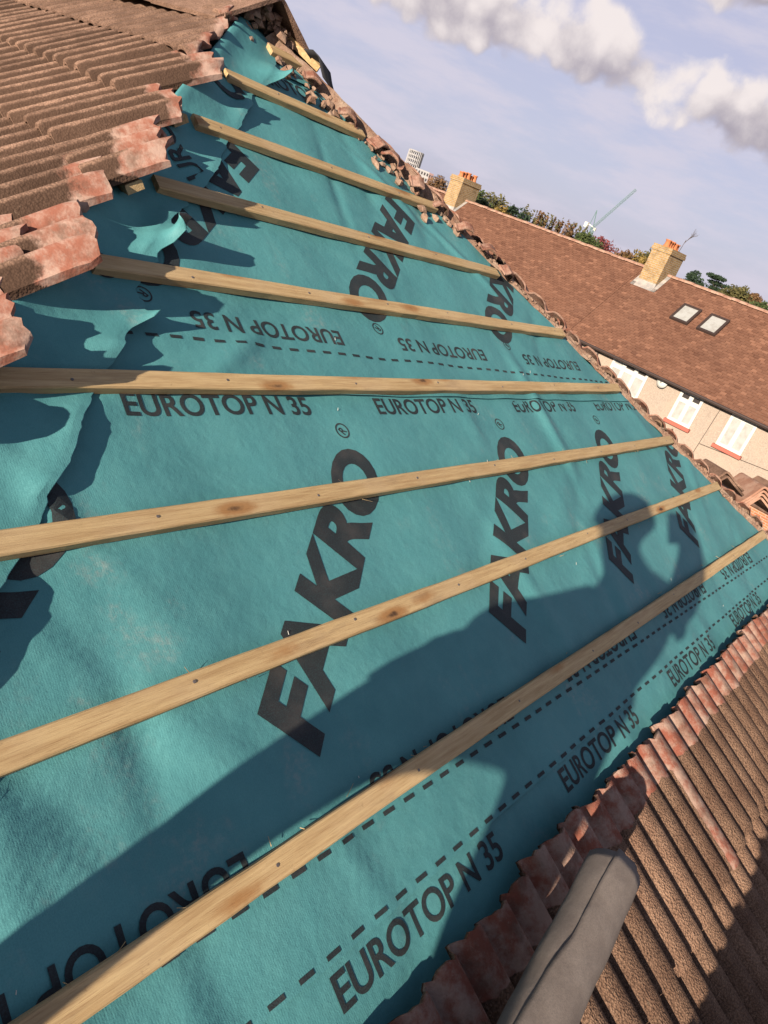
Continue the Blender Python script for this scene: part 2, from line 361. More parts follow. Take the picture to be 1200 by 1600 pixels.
# side slopes meet the front slope on the hips
aL = R_(-6); HL = V(-math.sin(aL), math.cos(aL), 0); hdL = (F(hipL(0), 0) - APEX).normalized()
NL = HL.cross(hdL).normalized()
if NL.z < 0: NL = -NL
UL = HL.cross(NL); UL = UL if UL.z > 0 else -UL; UL.normalize()
hdR = (F(hipR(0), 0) - APEX).normalized(); HR = V(0, 1, 0); NR = HR.cross(hdR).normalized()
if NR.z < 0: NR = -NR
UR = HR.cross(NR); UR = UR if UR.z > 0 else -UR; UR.normalize()
def Lp(w_, v_, o=0.): return APEX - HL * w_ + UL * v_ + NL * o
def Rp(w_, v_, o=0.): return APEX - HR * w_ + UR * v_ + NR * o
kLv = hdL.dot(UL) / (-(hdL.dot(HL)))       # v on the hip per w
kRv = hdR.dot(UR) / (-(hdR.dot(HR)))

house = thing('house', 'near house whose roof is stripped to teal membrane and battens between brown tiles', 'house', (1.5, 0, 0))

# rafters/decking below the membranes and the walls of the house: one closed body
EV = -2.35                                   # eaves, as t on the front slope
eL, eR = F(hipL(EV), EV, -.06), F(hipR(EV), EV, -.06); zE = eL.z
def planeL(y):                               # point on the left eaves at depth y
    k = (y - eL.y) / HL.y; return eL + HL * k
YB = 9.0
bl = planeL(YB); br = V(eR.x, YB, zE)
ap = APEX - N * .07; rb = V((ap.x + bl.x * 0 + 0), YB, ap.z)
m = MB(); i0 = [eL, eR, br, bl, ap, rb]; m.v += i0; m.f += [[0, 1, 4], [1, 2, 5, 4], [3, 0, 4, 5], [2, 3, 5], [0, 3, 2, 1]]
m.build('roof_deck', M['oldwood'], house)
m = MB(); ins = .35
wl = [eL + V(ins, ins, 0), eR + V(-ins, ins, 0), br + V(-ins, -ins, 0), bl + V(ins, -ins, 0)]
i = len(m.v)
for p in wl: m.v += [V(p.x, p.y, 0), V(p.x, p.y, zE - .002)]
for k in range(4): j = (k + 1) % 4; m.f.append([2 * k, 2 * j, 2 * j + 1, 2 * k + 1])
m.build('wall', M['pebble'], house)
m = MB()
for a, b in ((eL, eR), (eR, br), (br, bl), (bl, eL)): m.tube(a - V(0, 0, .06), b - V(0, 0, .06), .055, n=8)
m.build('gutter', M['gutter'], house)

# membrane relief
GA = []
for _ in range(80):
    GA.append((rnd.uniform(-.5, 4.8), rnd.uniform(-.7, 2.6), rnd.uniform(-1.0, 1.0), rnd.uniform(.10, .45), rnd.uniform(.026, .05), rnd.uniform(-.008, .009)))
for a_, b_, g_, l_, w_, h_ in ((.36, .02, .35, .30, .034, .011), (.45, -.03, .75, .22, .030, .010), (.62, .05, .2, .25, .034, -.010), (.30, .12, -.3, .25, .036, .010), (1.0, .93, -1.0, .22, .032, -.011), (1.25, .95, -.75, .2, .030, .010), (2.9, 1.62, .9, .3, .030, .008), (2.6, 1.9, .9, .25, .028, .007), (.95, -.30, .5, .12, .030, .008), (.55, -.33, .3, .14, .030, .008)): GA.append((a_, b_, g_, l_, w_, h_))
def hm(s, t):
    z = .0035 * fbm((s * 1.3, t * 1.6, 1.7), 1., 3) + .0016 * fbm((s * 5, t * 3.2, 5.), 1., 2) - .006 * (math.sin(s * math.pi * 2 / .45) * .5 + .5)
    for a, b, ang, l, wd, h in GA:
        ds, dt = s - a, t - b
        if abs(ds) > .9 or abs(dt) > .9: continue
        c, sn = math.cos(ang + 1.3), math.sin(ang + 1.3); u = ds * c + dt * sn; v = -ds * sn + dt * c
        z += h * math.exp(-(u / l) ** 2 - (v / wd) ** 2)
    return z + .004
def edge_noise(s, k): return .006 * fbm((s * 1.7, k, 0), 1., 3)
EDGE = {0: -9, 1: -.393, 2: .838, 3: 2.40}
SH_O = {0: 0., 1: .003, 2: .006, 3: .009}
def lapedge(k, s):
    tl = {1: -.012, 2: -.020, 3: .03}.get(k, 0)
    return EDGE[k] + tl * (s - 1.0) + edge_noise(s, k * 3.3)
def sheet_o(k, s, t):
    o = SH_O[k] + hm(s, t)
    if k:
        d = t - lapedge(k, s); o += .005 * math.exp(-max(d, 0) / .035) * (1 + .8 * fbm((s * 4, k, 3.), 1., 2))
    return o
TOPS = {0: -.30, 1: .93, 2: 2.50, 3: 2.72}
BOTS = {0: -1.0}
sheets = []
for k in range(4):
    m = MB(); nt = int((TOPS[k] - max(EDGE[k], -1.0)) / .022) + 2; ns = 210 if k < 3 else 40
    rows = []
    for a in range(nt):
        row = []
        for b in range(ns + 1):
            fr = b / ns
            t = TOPS[k]
            sl_, sr_ = None, None
            # bottom edge is slightly wavy
            t0 = -1.0 if k == 0 else None
            tm = a / (nt - 1)
            tmid = (t0 if t0 is not None else EDGE[k]) + (TOPS[k] - (t0 if t0 is not None else EDGE[k])) * tm
            s = hipL(tmid) + .005 + (hipR(tmid) - hipL(tmid) - .01) * fr
            if k: tt = lapedge(k, s) * (1 - tm) + TOPS[k] * tm
            else: tt = tmid
            row.append(F(s, tt, sheet_o(k, s, tt)))
        rows.append(row)
    m.grid(rows)
    o = m.build('membrane_sheet', M['membrane'], house, smooth=True); sheets.append(o)

# printing on the membrane: flat ink, draped on the sheet's own relief
def outline(word, bold):
    c = bpy.data.curves.new('print', 'FONT'); c.body = word; c.offset = bold; c.resolution_u = 5
    o = bpy.data.objects.new('print', c); col.objects.link(o)
    dg = bpy.context.evaluated_depsgraph_get(); me = bpy.data.meshes.new_from_object(o.evaluated_get(dg))
    bm = bmesh.new(); bm.from_mesh(me); bpy.data.objects.remove(o); bpy.data.curves.remove(c); bpy.data.meshes.remove(me)
    xs = [v.co.x for v in bm.verts]; ys = [v.co.y for v in bm.verts if True]
    x0, x1 = min(xs), max(xs); y0, y1 = min(ys), max(ys)
    for v in bm.verts: v.co.x = (v.co.x - x0) / (x1 - x0); v.co.y = (v.co.y - y0) / (y1 - y0); v.co.z = 0
    return bm
def cutgrid(bm, nx, ny):
    for k in range(1, nx):
        bmesh.ops.bisect_plane(bm, geom=bm.verts[:] + bm.edges[:] + bm.faces[:], plane_co=(k / nx, 0, 0), plane_no=(1, 0, 0))
    for k in range(1, ny):
        bmesh.ops.bisect_plane(bm, geom=bm.verts[:] + bm.edges[:] + bm.faces[:], plane_co=(0, k / ny, 0), plane_no=(0, 1, 0))
    bmesh.ops.triangulate(bm, faces=bm.faces[:])
    vs = [tuple(v.co) for v in bm.verts]; bm.verts.index_update(); fs = [[v.index for v in f.verts] for f in bm.faces]; bm.free(); return vs, fs
G_EU = cutgrid(outline('EUROTOP N 35', .018), 22, 3)
G_FA = cutgrid(outline('FAKRO', .045), 30, 6)
bmr = bmesh.new()
def ring():
    m = MB(); n = 28; i = 0
    for k in range(n):
        a = 2 * math.pi * k / n; m.v += [V(.5 + .5 * math.cos(a), .5 + .5 * math.sin(a), 0), V(.5 + .41 * math.cos(a), .5 + .41 * math.sin(a), 0)]
    for k in range(n): j = (k + 1) % n; m.f.append([2 * k, 2 * j, 2 * j + 1, 2 * k + 1])
    v2, f2 = cutgrid(outline('R', .02), 2, 2); b = len(m.v)
    m.v += [V(.32 + .38 * x, .24 + .52 * y, 0) for x, y, z in v2]; m.f += [[b + q for q in f] for f in f2]
    return [tuple(v) for v in m.v], m.f
G_RE = ring()
def emboss(glyph, k, s0, t0, ang, W, Hh, shear=0., name='printed_word', tmin=None, clip=True):
    vs, fs = glyph; ca, sa = math.cos(ang), math.sin(ang); m = MB(); P = []
    for x, y, _ in vs:
        u, v = x * W + shear * y * Hh, y * Hh; P.append((s0 + u * ca - v * sa, t0 + u * sa + v * ca))
    keep = []
    for f in fs:
        ok = True
        for q in f:
            s, t = P[q]
            if t > APT - .05 or s > hipR(t) - .012 or s < hipL(t) + .012: ok = False
            if k and t < lapedge(k, s) + .002: ok = False
            if k < 3 and t > lapedge(k + 1, s) - .003 and clip: ok = False
        if ok: keep.append(f)
    if not keep: return None
    used = sorted({q for f in keep for q in f}); idx = {q: i for i, q in enumerate(used)}
    m.v = [F(P[q][0], P[q][1], sheet_o(k, *P[q]) + .0013) for q in used]; m.f = [[idx[q] for q in f] for f in keep]
    return m.build(name, M['ink'], sheets[k])
def dashes(k, s0, s1, t0, tilt, pitch=.0675, ln=.034, hh=.0095):
    m = MB(); s = s0
    while s < s1:
        t = t0 + tilt * (s - 1.0); r = []
        for (ds, dt) in ((0, -hh / 2), (ln, -hh / 2), (ln, hh / 2), (0, hh / 2)):
            a, b = s + ds, t + dt + tilt * ds
            if hipL(b) + .01 < a < hipR(b) - .02: r.append(F(a, b, sheet_o(k, a, b) + .0014))
        if len(r) == 4: m.quad(*r)
        s += pitch
    return tag(m.build('dash_line', M['ink'], sheets[k]), kind='stuff')
# lowest sheet: upright words under the lap
for s0, t0 in ((-.124, -.462), (.79, -.472), (1.700, -.478), (2.628, -.484), (3.55, -.492), (4.45, -.50)):
    emboss(G_EU, 0, s0, t0, -.010, .568, .064)
# middle sheet
dashes(1, -.35, 4.7, -.383, -.0125, hh=.009); dashes(1, -.35, 4.7, -.236, -.026)
for e in (-.187, .727, 1.637, 2.547, 3.45, 4.35):
    tb = -.236 - .026 * (e - 1.0); emboss(G_EU, 1, e, tb + .084, math.pi - .026, .568, .066)
for s0 in (-.853, .060, .974, 1.872, 2.780, 3.700):
    emboss(G_FA, 1, s0, -.072 - .008 * (s0 - .97), R_(44.0), .895, .172, .10)
for s0 in (-.29, .624, 1.538, 2.440, 3.368): emboss(G_RE, 1, s0 - .01, .668 - .012 * (s0 - 1.5), R_(40), .052, .052, 0, 'registered_mark')
for s0, t0 in ((-.03, .800), (.861, .790), (1.735, .775), (2.615, .764), (3.44, .755)): emboss(G_EU, 1, s0, t0 - .022, -.013, .585, .062)
# upper sheet, laid the other way up
dashes(2, .6, 4.2, 1.003, -.033)
for e, tb in ((.83, 1.098), (1.736, 1.072), (2.612, 1.052), (3.527, 1.032)): emboss(G_EU, 2, e, tb, math.pi - .033, .572, .058)
for s0, t0 in ((1.66, 1.905), (2.553, 1.880), (3.452, 1.850), (4.35, 1.82)): emboss(G_FA, 2, s0, t0, R_(180 + 43.5), .945, .175, .10)
for s0, t0 in ((1.05, 1.165), (1.965, 1.140), (2.868, 1.128), (3.75, 1.11)): emboss(G_RE, 2, s0, t0, R_(225), .050, .050, 0, 'registered_mark')
emboss(G_EU, 2, 2.02, 2.315, R_(6), .60, .075, clip=False)

# membrane of the left slope, lapped over the hip onto the front slope
FE = [(2.66, 2.30), (2.55, 2.255), (2.479, 2.196), (2.277, 2.031), (2.145, 1.898), (1.923, 1.719), (1.824, 1.624), (1.651, 1.483), (1.537, 1.376), (1.419, 1.249), (1.329, 1.154), (1.217, 1.07), (1.148, 1.021), (1.114, .988), (1.049, .976), (1.002, .916), (.918, .868), (.883, .839), (.81, .769), (.745, .712), (.646, .645), (.528, .554), (.40, .44), (.25, .30), (.0, .08), (-.3, -.18), (-.6, -.45)]
FE = [(a * SF, b * SF) for a, b in FE][::-1]
def fedge(t):
    for (a, b), (c, d) in zip(FE, FE[1:]):
        if a <= t <= c: return b + (d - b) * (t - a) / (c - a)
    return FE[-1][1] if t > FE[-1][0] else FE[0][1]
def batpress(t):
    return min(abs(t - b) for b in BT)
LIFT = [(1.30, .020, .07), (1.20, .018, .05), (1.66, .012, .08), (1.03, .018, .06), (.70, .010, .12), (2.05, .010, .06), (2.36, .035, .08), (.92, .03, .05), (.35, .03, .12)]
CURL = [(1.315, .035, 2.2), (1.215, .03, 2.0), (1.50, .02, 1.0), (1.03, .02, .8), (2.33, .03, 1.0)]
m = MB(); rows = []; nt = 300
for a in range(nt + 1):
    t = -.58 + (2.66 + .58) * a / nt; se = fedge(t) + .014 * fbm((t * 8, 4.4, 0), 1, 4) + .006 * ((t * 13.7) % 1.0); sh = hipL(t) - .03; row = []
    press = max(0., min(1., (batpress(t + .024) - .03) / .07))
    lf = .006 + sum(h * math.exp(-((t - c) / wd) ** 2) for c, h, wd in LIFT) + .006 * max(0, fbm((t * 5, 8.8, 1.), 1, 3))
    cu = press * sum(k_ * math.exp(-((t - c) / wd) ** 2) for c, wd, k_ in CURL); bx = bo = 0.
    for b in range(31):
        q = min(b, 20) / 20; s = sh + (se - sh) * q
        o = .012 + hm(s, t) + press * (lf * q ** 3.2 + .004 * math.sin(q * 7 + t * 9) * q)
        o += (.012 + .030 * press) * max(0., 1 - q / .8) ** 1.4
        if q < .12: o -= .01 * (1 - q / .12)
        if b > 20:                               # the torn edge rolls up and back
            st_ = (.002 + .0085 * min(1, cu)); th = cu * (b - 20) / 10; bx += st_ * math.cos(th); bo += st_ * math.sin(th)
        row.append(F(s + bx, t, o + bo))
    rows.append(row)
m.grid(rows)
flap = m.build('membrane_flap', M['membrane'], house, smooth=True)
sd = flap.modifiers.new('thickness', 'SOLIDIFY'); sd.thickness = .0015; sd.offset = -1; sd.material_offset = 1; flap.data.materials.append(M['underside'])
FLAPROWS = rows
def flap_o(s, t):
    a = (t + .58) / (2.66 + .58) * nt; a = max(0, min(nt - 1, int(round(a)))); row = FLAPROWS[a]; best = min(row, key=lambda p: abs((p - BASE).dot(X) - s)); return (best - BASE).dot(N)
def emboss_flap(glyph, s0, t0, ang, W, Hh):
    vs, fs = glyph; ca, sa = math.cos(ang), math.sin(ang); m = MB(); P = []
    for x, y, _ in vs:
        u, v = x * W, y * Hh; P.append((s0 + u * ca - v * sa, t0 + u * sa + v * ca))
    keep = [f for f in fs if all(P[q][0] < fedge(P[q][1]) - .012 and P[q][0] > hipL(P[q][1]) - .02 for q in f)]
    used = sorted({q for f in keep for q in f}); idx = {q: i for i, q in enumerate(used)}
    if not keep: return
    m.v = [F(*P[q], flap_o(*P[q]) + .003) for q in used]; m.f = [[idx[q] for q in f] for f in keep]
    m.build('printed_word', M['ink'], flap)
emboss_flap(G_EU, 1.50, 1.60, R_(118), .62, .10)
emboss_flap(G_RE, .985, 1.245, R_(200), .075, .075)
emboss_flap(G_FA, 1.15, 2.2, R_(-8), .75, .15)
# membrane on the side slopes
for fn, kv, nm in ((Lp, kLv, 'L'), (Rp, kRv, 'R')):
    m = MB(); rows = []
    for a in range(41):
        w1 = -6 + 11.4 * a / 40; row = []
        for b in range(13):
            v1 = -5.6 + 5.6 * b / 12; lim = min(0, kv * w1 if w1 > 0 else 0); v1 = -5.6 + (lim + 5.6) * b / 12
            row.append(fn(w1, v1, .002 + .003 * fbm((w1 * 2, v1 * 2, 3 if nm == 'L' else 7))))
        rows.append(row)
    m.grid(rows); m.build('membrane_sheet', M['membrane'], house, smooth=True)

# ------------------------------------------------------------------ battens (sawn 25 x 50) and their nails
def batten_mesh(L, seed, wd=.050, th=.025):
    m = MB(); n = max(2, int(L / .09)); rows = []
    prof = [(-.5, 0), (-.5, .86), (-.44, 1), (.44, 1), (.5, .86), (.5, 0)]
    for a in range(n + 1):
        x = L * a / n; dy = .0025 * fbm((x * 1.1, seed, 0), 1, 3); dz = .0012 * fbm((x * 1.7, seed, 9), 1, 3); k = 1 + .03 * fbm((x * 6, seed, 4))
        i = len(m.v)
        for py, pz in prof: m.v.append(V(x, py * wd * k + dy + .0012 * fbm((x * 25, py * 9, seed)), pz * th + (dz if pz else 0)))
        if a:
            for q in range(6): r = (q + 1) % 6; m.f.append([i - 6 + q, i + q, i + r, i - 6 + r])
    m.f.append(list(range(6))); m.f.append(list(range(len(m.v) - 6, len(m.v)))[::-1])
    return m.mesh('batten', M['wood'])
nm_ = MB(); nm_.tube((0, 0, 0), (0, 0, .0018), .0037, .0033, 10); nailmesh = nm_.mesh('nail', M['steel'])
FM = Matrix((X, U, N)).transposed().to_4x4()
def lay_batten(s0, s1, t, o, seed, tilt=0., nails=True):
    L = s1 - s0; me = batten_mesh(L, seed)
    b = place('batten', me, Matrix.Translation(F(s0, t, o)) @ FM @ Matrix.Rotation(tilt, 4, 'Z'), house)
    if nails:
        x = (.3 - s0) % .45
        while x < L - .03:
            for _ in range(1):
                q = bpy.data.objects.new('nail', nailmesh); col.objects.link(q); q.parent = b; q.location = (x + rnd.uniform(-.02, .02), rnd.uniform(-.009, .009), .0245); q.rotation_euler = (rnd.uniform(-.1, .1), rnd.uniform(-.1, .1), 0)
            x += rnd.choice((.40, .45, .45, .52))
    return b
BL = [1.835, 1.537, 1.243, .925, .60, None, None, None, None]; BR = [2.605, 2.905, 3.158, 3.525, 3.84, 4.17, 4.49, 4.79, None]
for k, t in enumerate(BT):
    t -= .024                                  # readings follow the upper arris
    s0 = BL[k] if BL[k] else hipL(t) + .02; s1 = BR[k] if BR[k] else hipR(t) - .03
    lay_batten(s0, s1, t, .011, k * 3.1, tilt=(-.0, .0, 0, .003, .004, .002, .003, -.004, 0)[k], nails=k < 8)
lay_batten(2.225, 2.40, 2.56, .011, 77., nails=False)
# battens of the left slope, their sawn ends showing at the hip
LM = Matrix((-HL, UL, NL)).transposed().to_4x4()
LV = []
for k, t in enumerate(BT + [-.88, -1.23, -1.58]):
    v = (F(0, t - .024).z - APEX.z) / UL.z; LV.append(v)
    wh = v / kLv; L = 2.2 if k < 9 else 4.5
    ext = (.09, .10, .12, .105, .09, .03, .02, 0, 0, 0, 0, 0)[k]
    place('batten', batten_mesh(L, 40 + k), Matrix.Translation(Lp(wh + ext - L, v, .0)) @ LM, house)

# ------------------------------------------------------------------ tiles: three-ribbed, granular
PROF = [(0, 0), (.008, .001), (.020, .012), (.032, .0245), (.044, .0285), (.060, .0295), (.076, .0275), (.086, .0215), (.093, .008), (.098, .0006)]
PROFW = [(.1 * q / 10, .0300 * (.5 - .5 * math.cos(2 * math.pi * max(0, min(1, (q / 10 - .06) / .88)))) ** .62) for q in range(10)]
XW = [(r * .1 + x, z) for r in range(3) for x, z in PROFW] + [(.300, 0)]
XS = [(r * .1 + x, z) for r in range(3) for x, z in PROF] + [(.300, 0)]
def tile_mesh(length, y0=None, y1=None, bare_head=.11, redrib=None, cutred=.0, seed=0., th=.013, zs=1., x0=0., x1=.300):
    """y runs up the slope from the free lower end; y1(x) may cut the upper end"""
    cols = [(x, z) for x, z in (XW if zs > 1 else XS) if x0 - 1e-6 <= x <= x1 + 1e-6]
    cols = [(x, z) for x, z in cols if (y1(x) if y1 else length) > .025]
    if len(cols) < 4: return None
    m = MB(); bare = []; rib_dark = []; ny = 6
    top, bot = [], []
    for x, z in cols:
        z *= zs
        ye = min(length, y1(x)) if y1 else length + .012 * fbm((x * 40, seed, 0), 1, 3) + .016 * fbm((x * 7, seed, 3))
        ct, cb = [], []
        for j in range(ny):
            y = (0, .012, .5 * ye, ye - bare_head - .008, ye - bare_head + .008, ye)[j] if not (y1 and ye < length) else ye * (0, .03, .4, .7, .88, 1)[j]
            zt = z + (.0015 * fbm((x * 14, y * 14, seed)) - (.004 if j == 0 else 0))
            if y1 and ye < length and j == 5: zt -= .003 + .004 * abs(fbm((x * 50, seed, 2)))
            b = 0.
            if j >= 4 and not y1: b = .85
            if y1 and ye < length: b = max(b, 1.0 if j == 5 else (cutred * max(0, 1 - (ye - y) / .21)))
            if redrib is not None and redrib * .1 + .022 < x < redrib * .1 + .09: b = max(b, .95)
            ct.append(len(m.v)); m.v.append(V(x, y, zt + th)); bare.append(b); ph_ = (x * 10) % 1.0; rib_dark.append((1. if (ph_ > .66 or ph_ < .04) else (.45 if ph_ > .56 else 0.)) if zs > 1 else 0.)  # left-slope ribs: one flank marked dark, standing in for its shade
        for j in range(ny):
            y = m.v[ct[j]].y; cb.append(len(m.v)); m.v.append(V(x, y - (.006 * abs(fbm((x * 40, seed, 7))) if (y1 and ye < length and j == 5) else 0), z + (.001 if j else 0))); bare.append(.75 if (y1 and ye < length and j >= 3) else .15); rib_dark.append(0.)
        top.append(ct); bot.append(cb)
    for c in range(len(cols) - 1):
        for j in range(ny - 1):
            m.f.append([top[c][j], top[c + 1][j], top[c + 1][j + 1], top[c][j + 1]]); m.f.append([bot[c][j], bot[c][j + 1], bot[c + 1][j + 1], bot[c + 1][j]])
        m.f.append([top[c][0], bot[c][0], bot[c + 1][0], top[c + 1][0]]); m.f.append([top[c][-1], top[c + 1][-1], bot[c + 1][-1], bot[c][-1]])
    for j in range(ny - 1):
        m.f.append([top[0][j], top[0][j + 1], bot[0][j + 1], bot[0][j]]); m.f.append([top[-1][j], bot[-1][j], bot[-1][j + 1], top[-1][j + 1]])
    return m, {'bare': bare, 'rib_dark': rib_dark}
def tile_obj(mb, mt, M4):
    m, bare = mb
    me = m.mesh('roof_tile', mt, smooth=True, attrs=bare)
    me.set_sharp_from_angle(angle=R_(48)); return place('roof_tile', me, M4, house)
def shared(mt, **k):
    m, bare = tile_mesh(.44, **k); me = m.mesh('roof_tile', mt, smooth=True, attrs=bare); me.set_sharp_from_angle(angle=R_(48)); return me
TF = [shared(M['tile_front'], seed=q * 2.7, bare_head=.118) for q in range(4)]
TFB = [shared(M['tile_front'], seed=q * 2.7 + 8, bare_head=.06) for q in range(4)]
TFR = shared(M['tile_front'], seed=31., redrib=2)
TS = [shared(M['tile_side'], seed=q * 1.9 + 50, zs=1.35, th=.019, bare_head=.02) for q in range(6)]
def frame(p, ax, up, nrm, tilt, roll=0.):
    Mx = Matrix((ax, up, nrm)).transposed().to_4x4()
    return Matrix.Translation(p) @ Mx @ Matrix.Rotation(-tilt, 4, 'X') @ Matrix.Rotation(roll, 4, 'Z')
TILT = .062
# lower courses still in place on the front slope
for c in range(5):
    tail = -.945 - .35 * c; s = .145 - .3 * 9 + (.0 if c % 2 == 0 else .02)
    while s < hipR(tail) + .1:
        L = .44 + (.008 * fbm((s * 3, c, 2.2)))
        edge = hipR
        p = F(s + rnd.uniform(-.003, .003), tail + rnd.uniform(-.013, .013), .055 + rnd.uniform(-.003, .006))
        M4 = frame(p, X, U, N, TILT + rnd.uniform(-.006, .006), rnd.uniform(-.008, .008))
        sR = hipR(tail + .44)
        if hipL(tail) - .05 < s:
            if s + .31 > sR:
                cut = lambda x, s=s, tail=tail: (APT - (s + x - APS) / KR) - tail - .02 + .03 * fbm(((s + x) * 14, tail, 0))
                mb = tile_mesh(.44, y1=cut, seed=s, cutred=.5)
                if mb: tile_obj(mb, M['tile_front'], M4)
            else:
                red = c == 0 and 2.0 < s + .1 <= 2.3
                place('roof_tile', TFR if red else (TFB if c else TF)[rnd.randrange(4)], M4, house)
        s += .3
# left slope: courses cut back along the hip
AXL = -HL
for k, v in enumerate(LV):
    head = v + .03; tail = head - .42 - .02
    w_end = tail / kLv                      # where the hip meets the course's lower edge
    wq = (tail + (.20, .24, .20, .30, .24, .22, .26, .25, .3, .25, .25, .25)[k]) / kLv - .30
    if 1 <= k <= 3:                          # a broken tile hanging on at the end of the course
        w0 = wq + .285; sh_ = (0, .02, .10, .08, -.07, .03, .12, .12, .12)[k]; ln_ = (0, .30, .33, .36, .37, .44, .40, .4, .4)[k]
        lim = lambda x, w0=w0, k=k, ln_=ln_: ln_ - .10 * abs(x / .3 - .25) + .05 * fbm(((w0 + x) * 15, k * 4.1, 2), 1, 4) + .018 * fbm(((w0 + x) * 50, k, 1))
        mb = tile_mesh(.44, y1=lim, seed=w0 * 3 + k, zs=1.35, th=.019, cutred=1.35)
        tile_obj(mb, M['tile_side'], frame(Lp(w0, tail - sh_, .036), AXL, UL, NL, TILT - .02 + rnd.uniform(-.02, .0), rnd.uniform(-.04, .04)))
    ww = wq; n = 0
    while n < 26:
        w0 = ww - .3 * n; n += 1
        cnr = rnd.uniform(.02, .15)
        if k > 4 and n <= 1: continue
        if k > 4: lim = lambda x, w0=w0, tail=tail, k=k: kLv * (w0 + x) - tail - .19 + .03 * fbm(((w0 + x) * 15, k, 0), 1, 3)
        elif n == 1: lim = lambda x, w0=w0, k=k, cnr=cnr: (.425 if k < 4 else .40) - cnr * (x / .3) ** 2.2 + .045 * fbm(((w0 + x) * 17, k * 3.3, 0), 1, 4) + .018 * fbm(((w0 + x) * 47, k, 1))
        elif n == 2 and rnd.random() < .6: lim = lambda x, w0=w0, k=k: .435 + .05 * fbm(((w0 + x) * 15, k * 2.3, 5), 1, 4)
        else: lim = lambda x: 9.
        p = Lp(w0, tail + rnd.uniform(-.014, .014), (.054 if k < 5 else .04) + rnd.uniform(-.003, .006))
        M4 = frame(p, AXL, UL, NL, TILT + .012 + rnd.uniform(-.012, .014), rnd.uniform(-.014, .014))
        if w0 < -5.5: break
        if lim(.3) < .44 or lim(0) < .44 or lim(.15) < .44:
            if w0 > 0 or True:
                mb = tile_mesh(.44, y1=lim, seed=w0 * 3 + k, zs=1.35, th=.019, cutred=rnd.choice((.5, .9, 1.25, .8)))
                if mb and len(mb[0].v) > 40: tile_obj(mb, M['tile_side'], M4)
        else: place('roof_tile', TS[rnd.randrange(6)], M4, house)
# upper courses of the left slope below the ridge
for k, z in enumerate((.345, .69)):
    tail = LV[0] + .03 - .44 + .345 * (k + 1); head = tail + .44
    if tail > -.02: break
    for n in range(18):
        w0 = tail / kLv - .30 * n - .12
        lim = lambda x, w0=w0, tail=tail, k=k: min((kLv * (w0 + x)) if w0 + x > 0 else 0., 0.) - tail + .02 + .04 * fbm(((w0 + x) * 17, k * 3.3 + 9, 0), 1, 4)
        mb = tile_mesh(.44, y1=lim, seed=w0 * 3 + k, cutred=.6)
        if mb and len(mb[0].v) > 40: tile_obj(mb, M['tile_side'], frame(Lp(w0, tail, .060), AXL, UL, NL, TILT, rnd.uniform(-.01, .01)))
# right slope: seen only as the broken tile edges standing above the hip
AXR = -HR
for k, t in enumerate(BT + [-.88, -1.23]):
    v = (F(0, t - .024).z - APEX.z) / UR.z; tail = v - .41
    for n in range(4):
        w0 = tail / kRv + .02 - (k * .11) % .3 - .3 * n + .1
        over = rnd.uniform(-.135, -.085)
        lim = lambda x, w0=w0, tail=tail, over=over, k=k: (kRv * (w0 + x)) - tail + .04 + over + .035 * fbm(((w0 + x) * 15, k * 5.3, 4), 1, 4)
        mb = tile_mesh(.44, y1=lim, seed=w0 * 3 + k + 90, cutred=.9)
        # mirrored frame: x runs towards the front
        if mb and len(mb[0].v) > 40: tile_obj(mb, M['tile_right'], frame(Rp(w0, tail, .044 + rnd.uniform(0, .010)), AXR, UR, NR, TILT - .03, rnd.uniform(-.02, .02)))

# ridge tiles (angular) running back from the apex
def vtile(name, p, ax, nrm, mt, parent, L=.45, wing=.235, drop=.55, th=.016, seed=0.):
    ax = ax.normalized(); side = ax.cross(nrm).normalized(); nrm = side.cross(ax).normalized()
    m = MB(); rows = []
    for q in range(6):
        y = L * q / 5; row = []
        for x, z in ((-1, -drop), (-.52, -drop * .51), (-.1, -.04), (0, 0), (.1, -.04), (.52, -drop * .51), (1, -drop)):
            row.append(p + ax * (y + .006 * fbm((x * 3, seed, q)) * (q in (0, 5))) + side * (x * wing) + nrm * (z * wing + .002 * fbm((x * 5, y * 9, seed))))
        rows.append(row)
    m.grid(rows); o = m.build(name, mt, parent, smooth=False); 
    sdm = o.modifiers.new('thickness', 'SOLIDIFY'); sdm.thickness = th; sdm.offset = -1; return o
bare0 = None
rdir = V(-.03, 1, 0).normalized(); 
for q in range(10):
    o = vtile('ridge_tile', APEX + V(.03, -.16, .12 + (.004 if q % 2 else 0)) + rdir * (.447 * q), rdir, V(0, 0, 1), M['tile_side'], house, wing=.30, drop=.60, seed=q)
# hip timber and dark felt at the top of the right hip
m = MB(); hd = hdR
for a, b, o_ in ((.06, .34, .05),):
    sd_ = hd.cross(N).normalized(); m.box(APEX + hd * ((a + b) / 2) - sd_ * (.09 if a < .2 else -.01) + N * o_, hd * ((b - a) / 2), sd_ * .022, N * .014)
m.build('hip_offcut', M['wood'], house)
m = MB(); q0 = APEX + hd * .215 + N * .075 + X * .05
m.grid([[q0 + hd * (a * .032) + NR * (.03 * math.sin(a * 1.1) + .02 * b) + X * (.02 * b) - V(0, 0, .03 * b) for b in range(4)] for a in range(5)])
o = m.build('felt_strip', M['felt'], house, smooth=True); o.modifiers.new('t', 'SOLIDIFY').thickness = .004

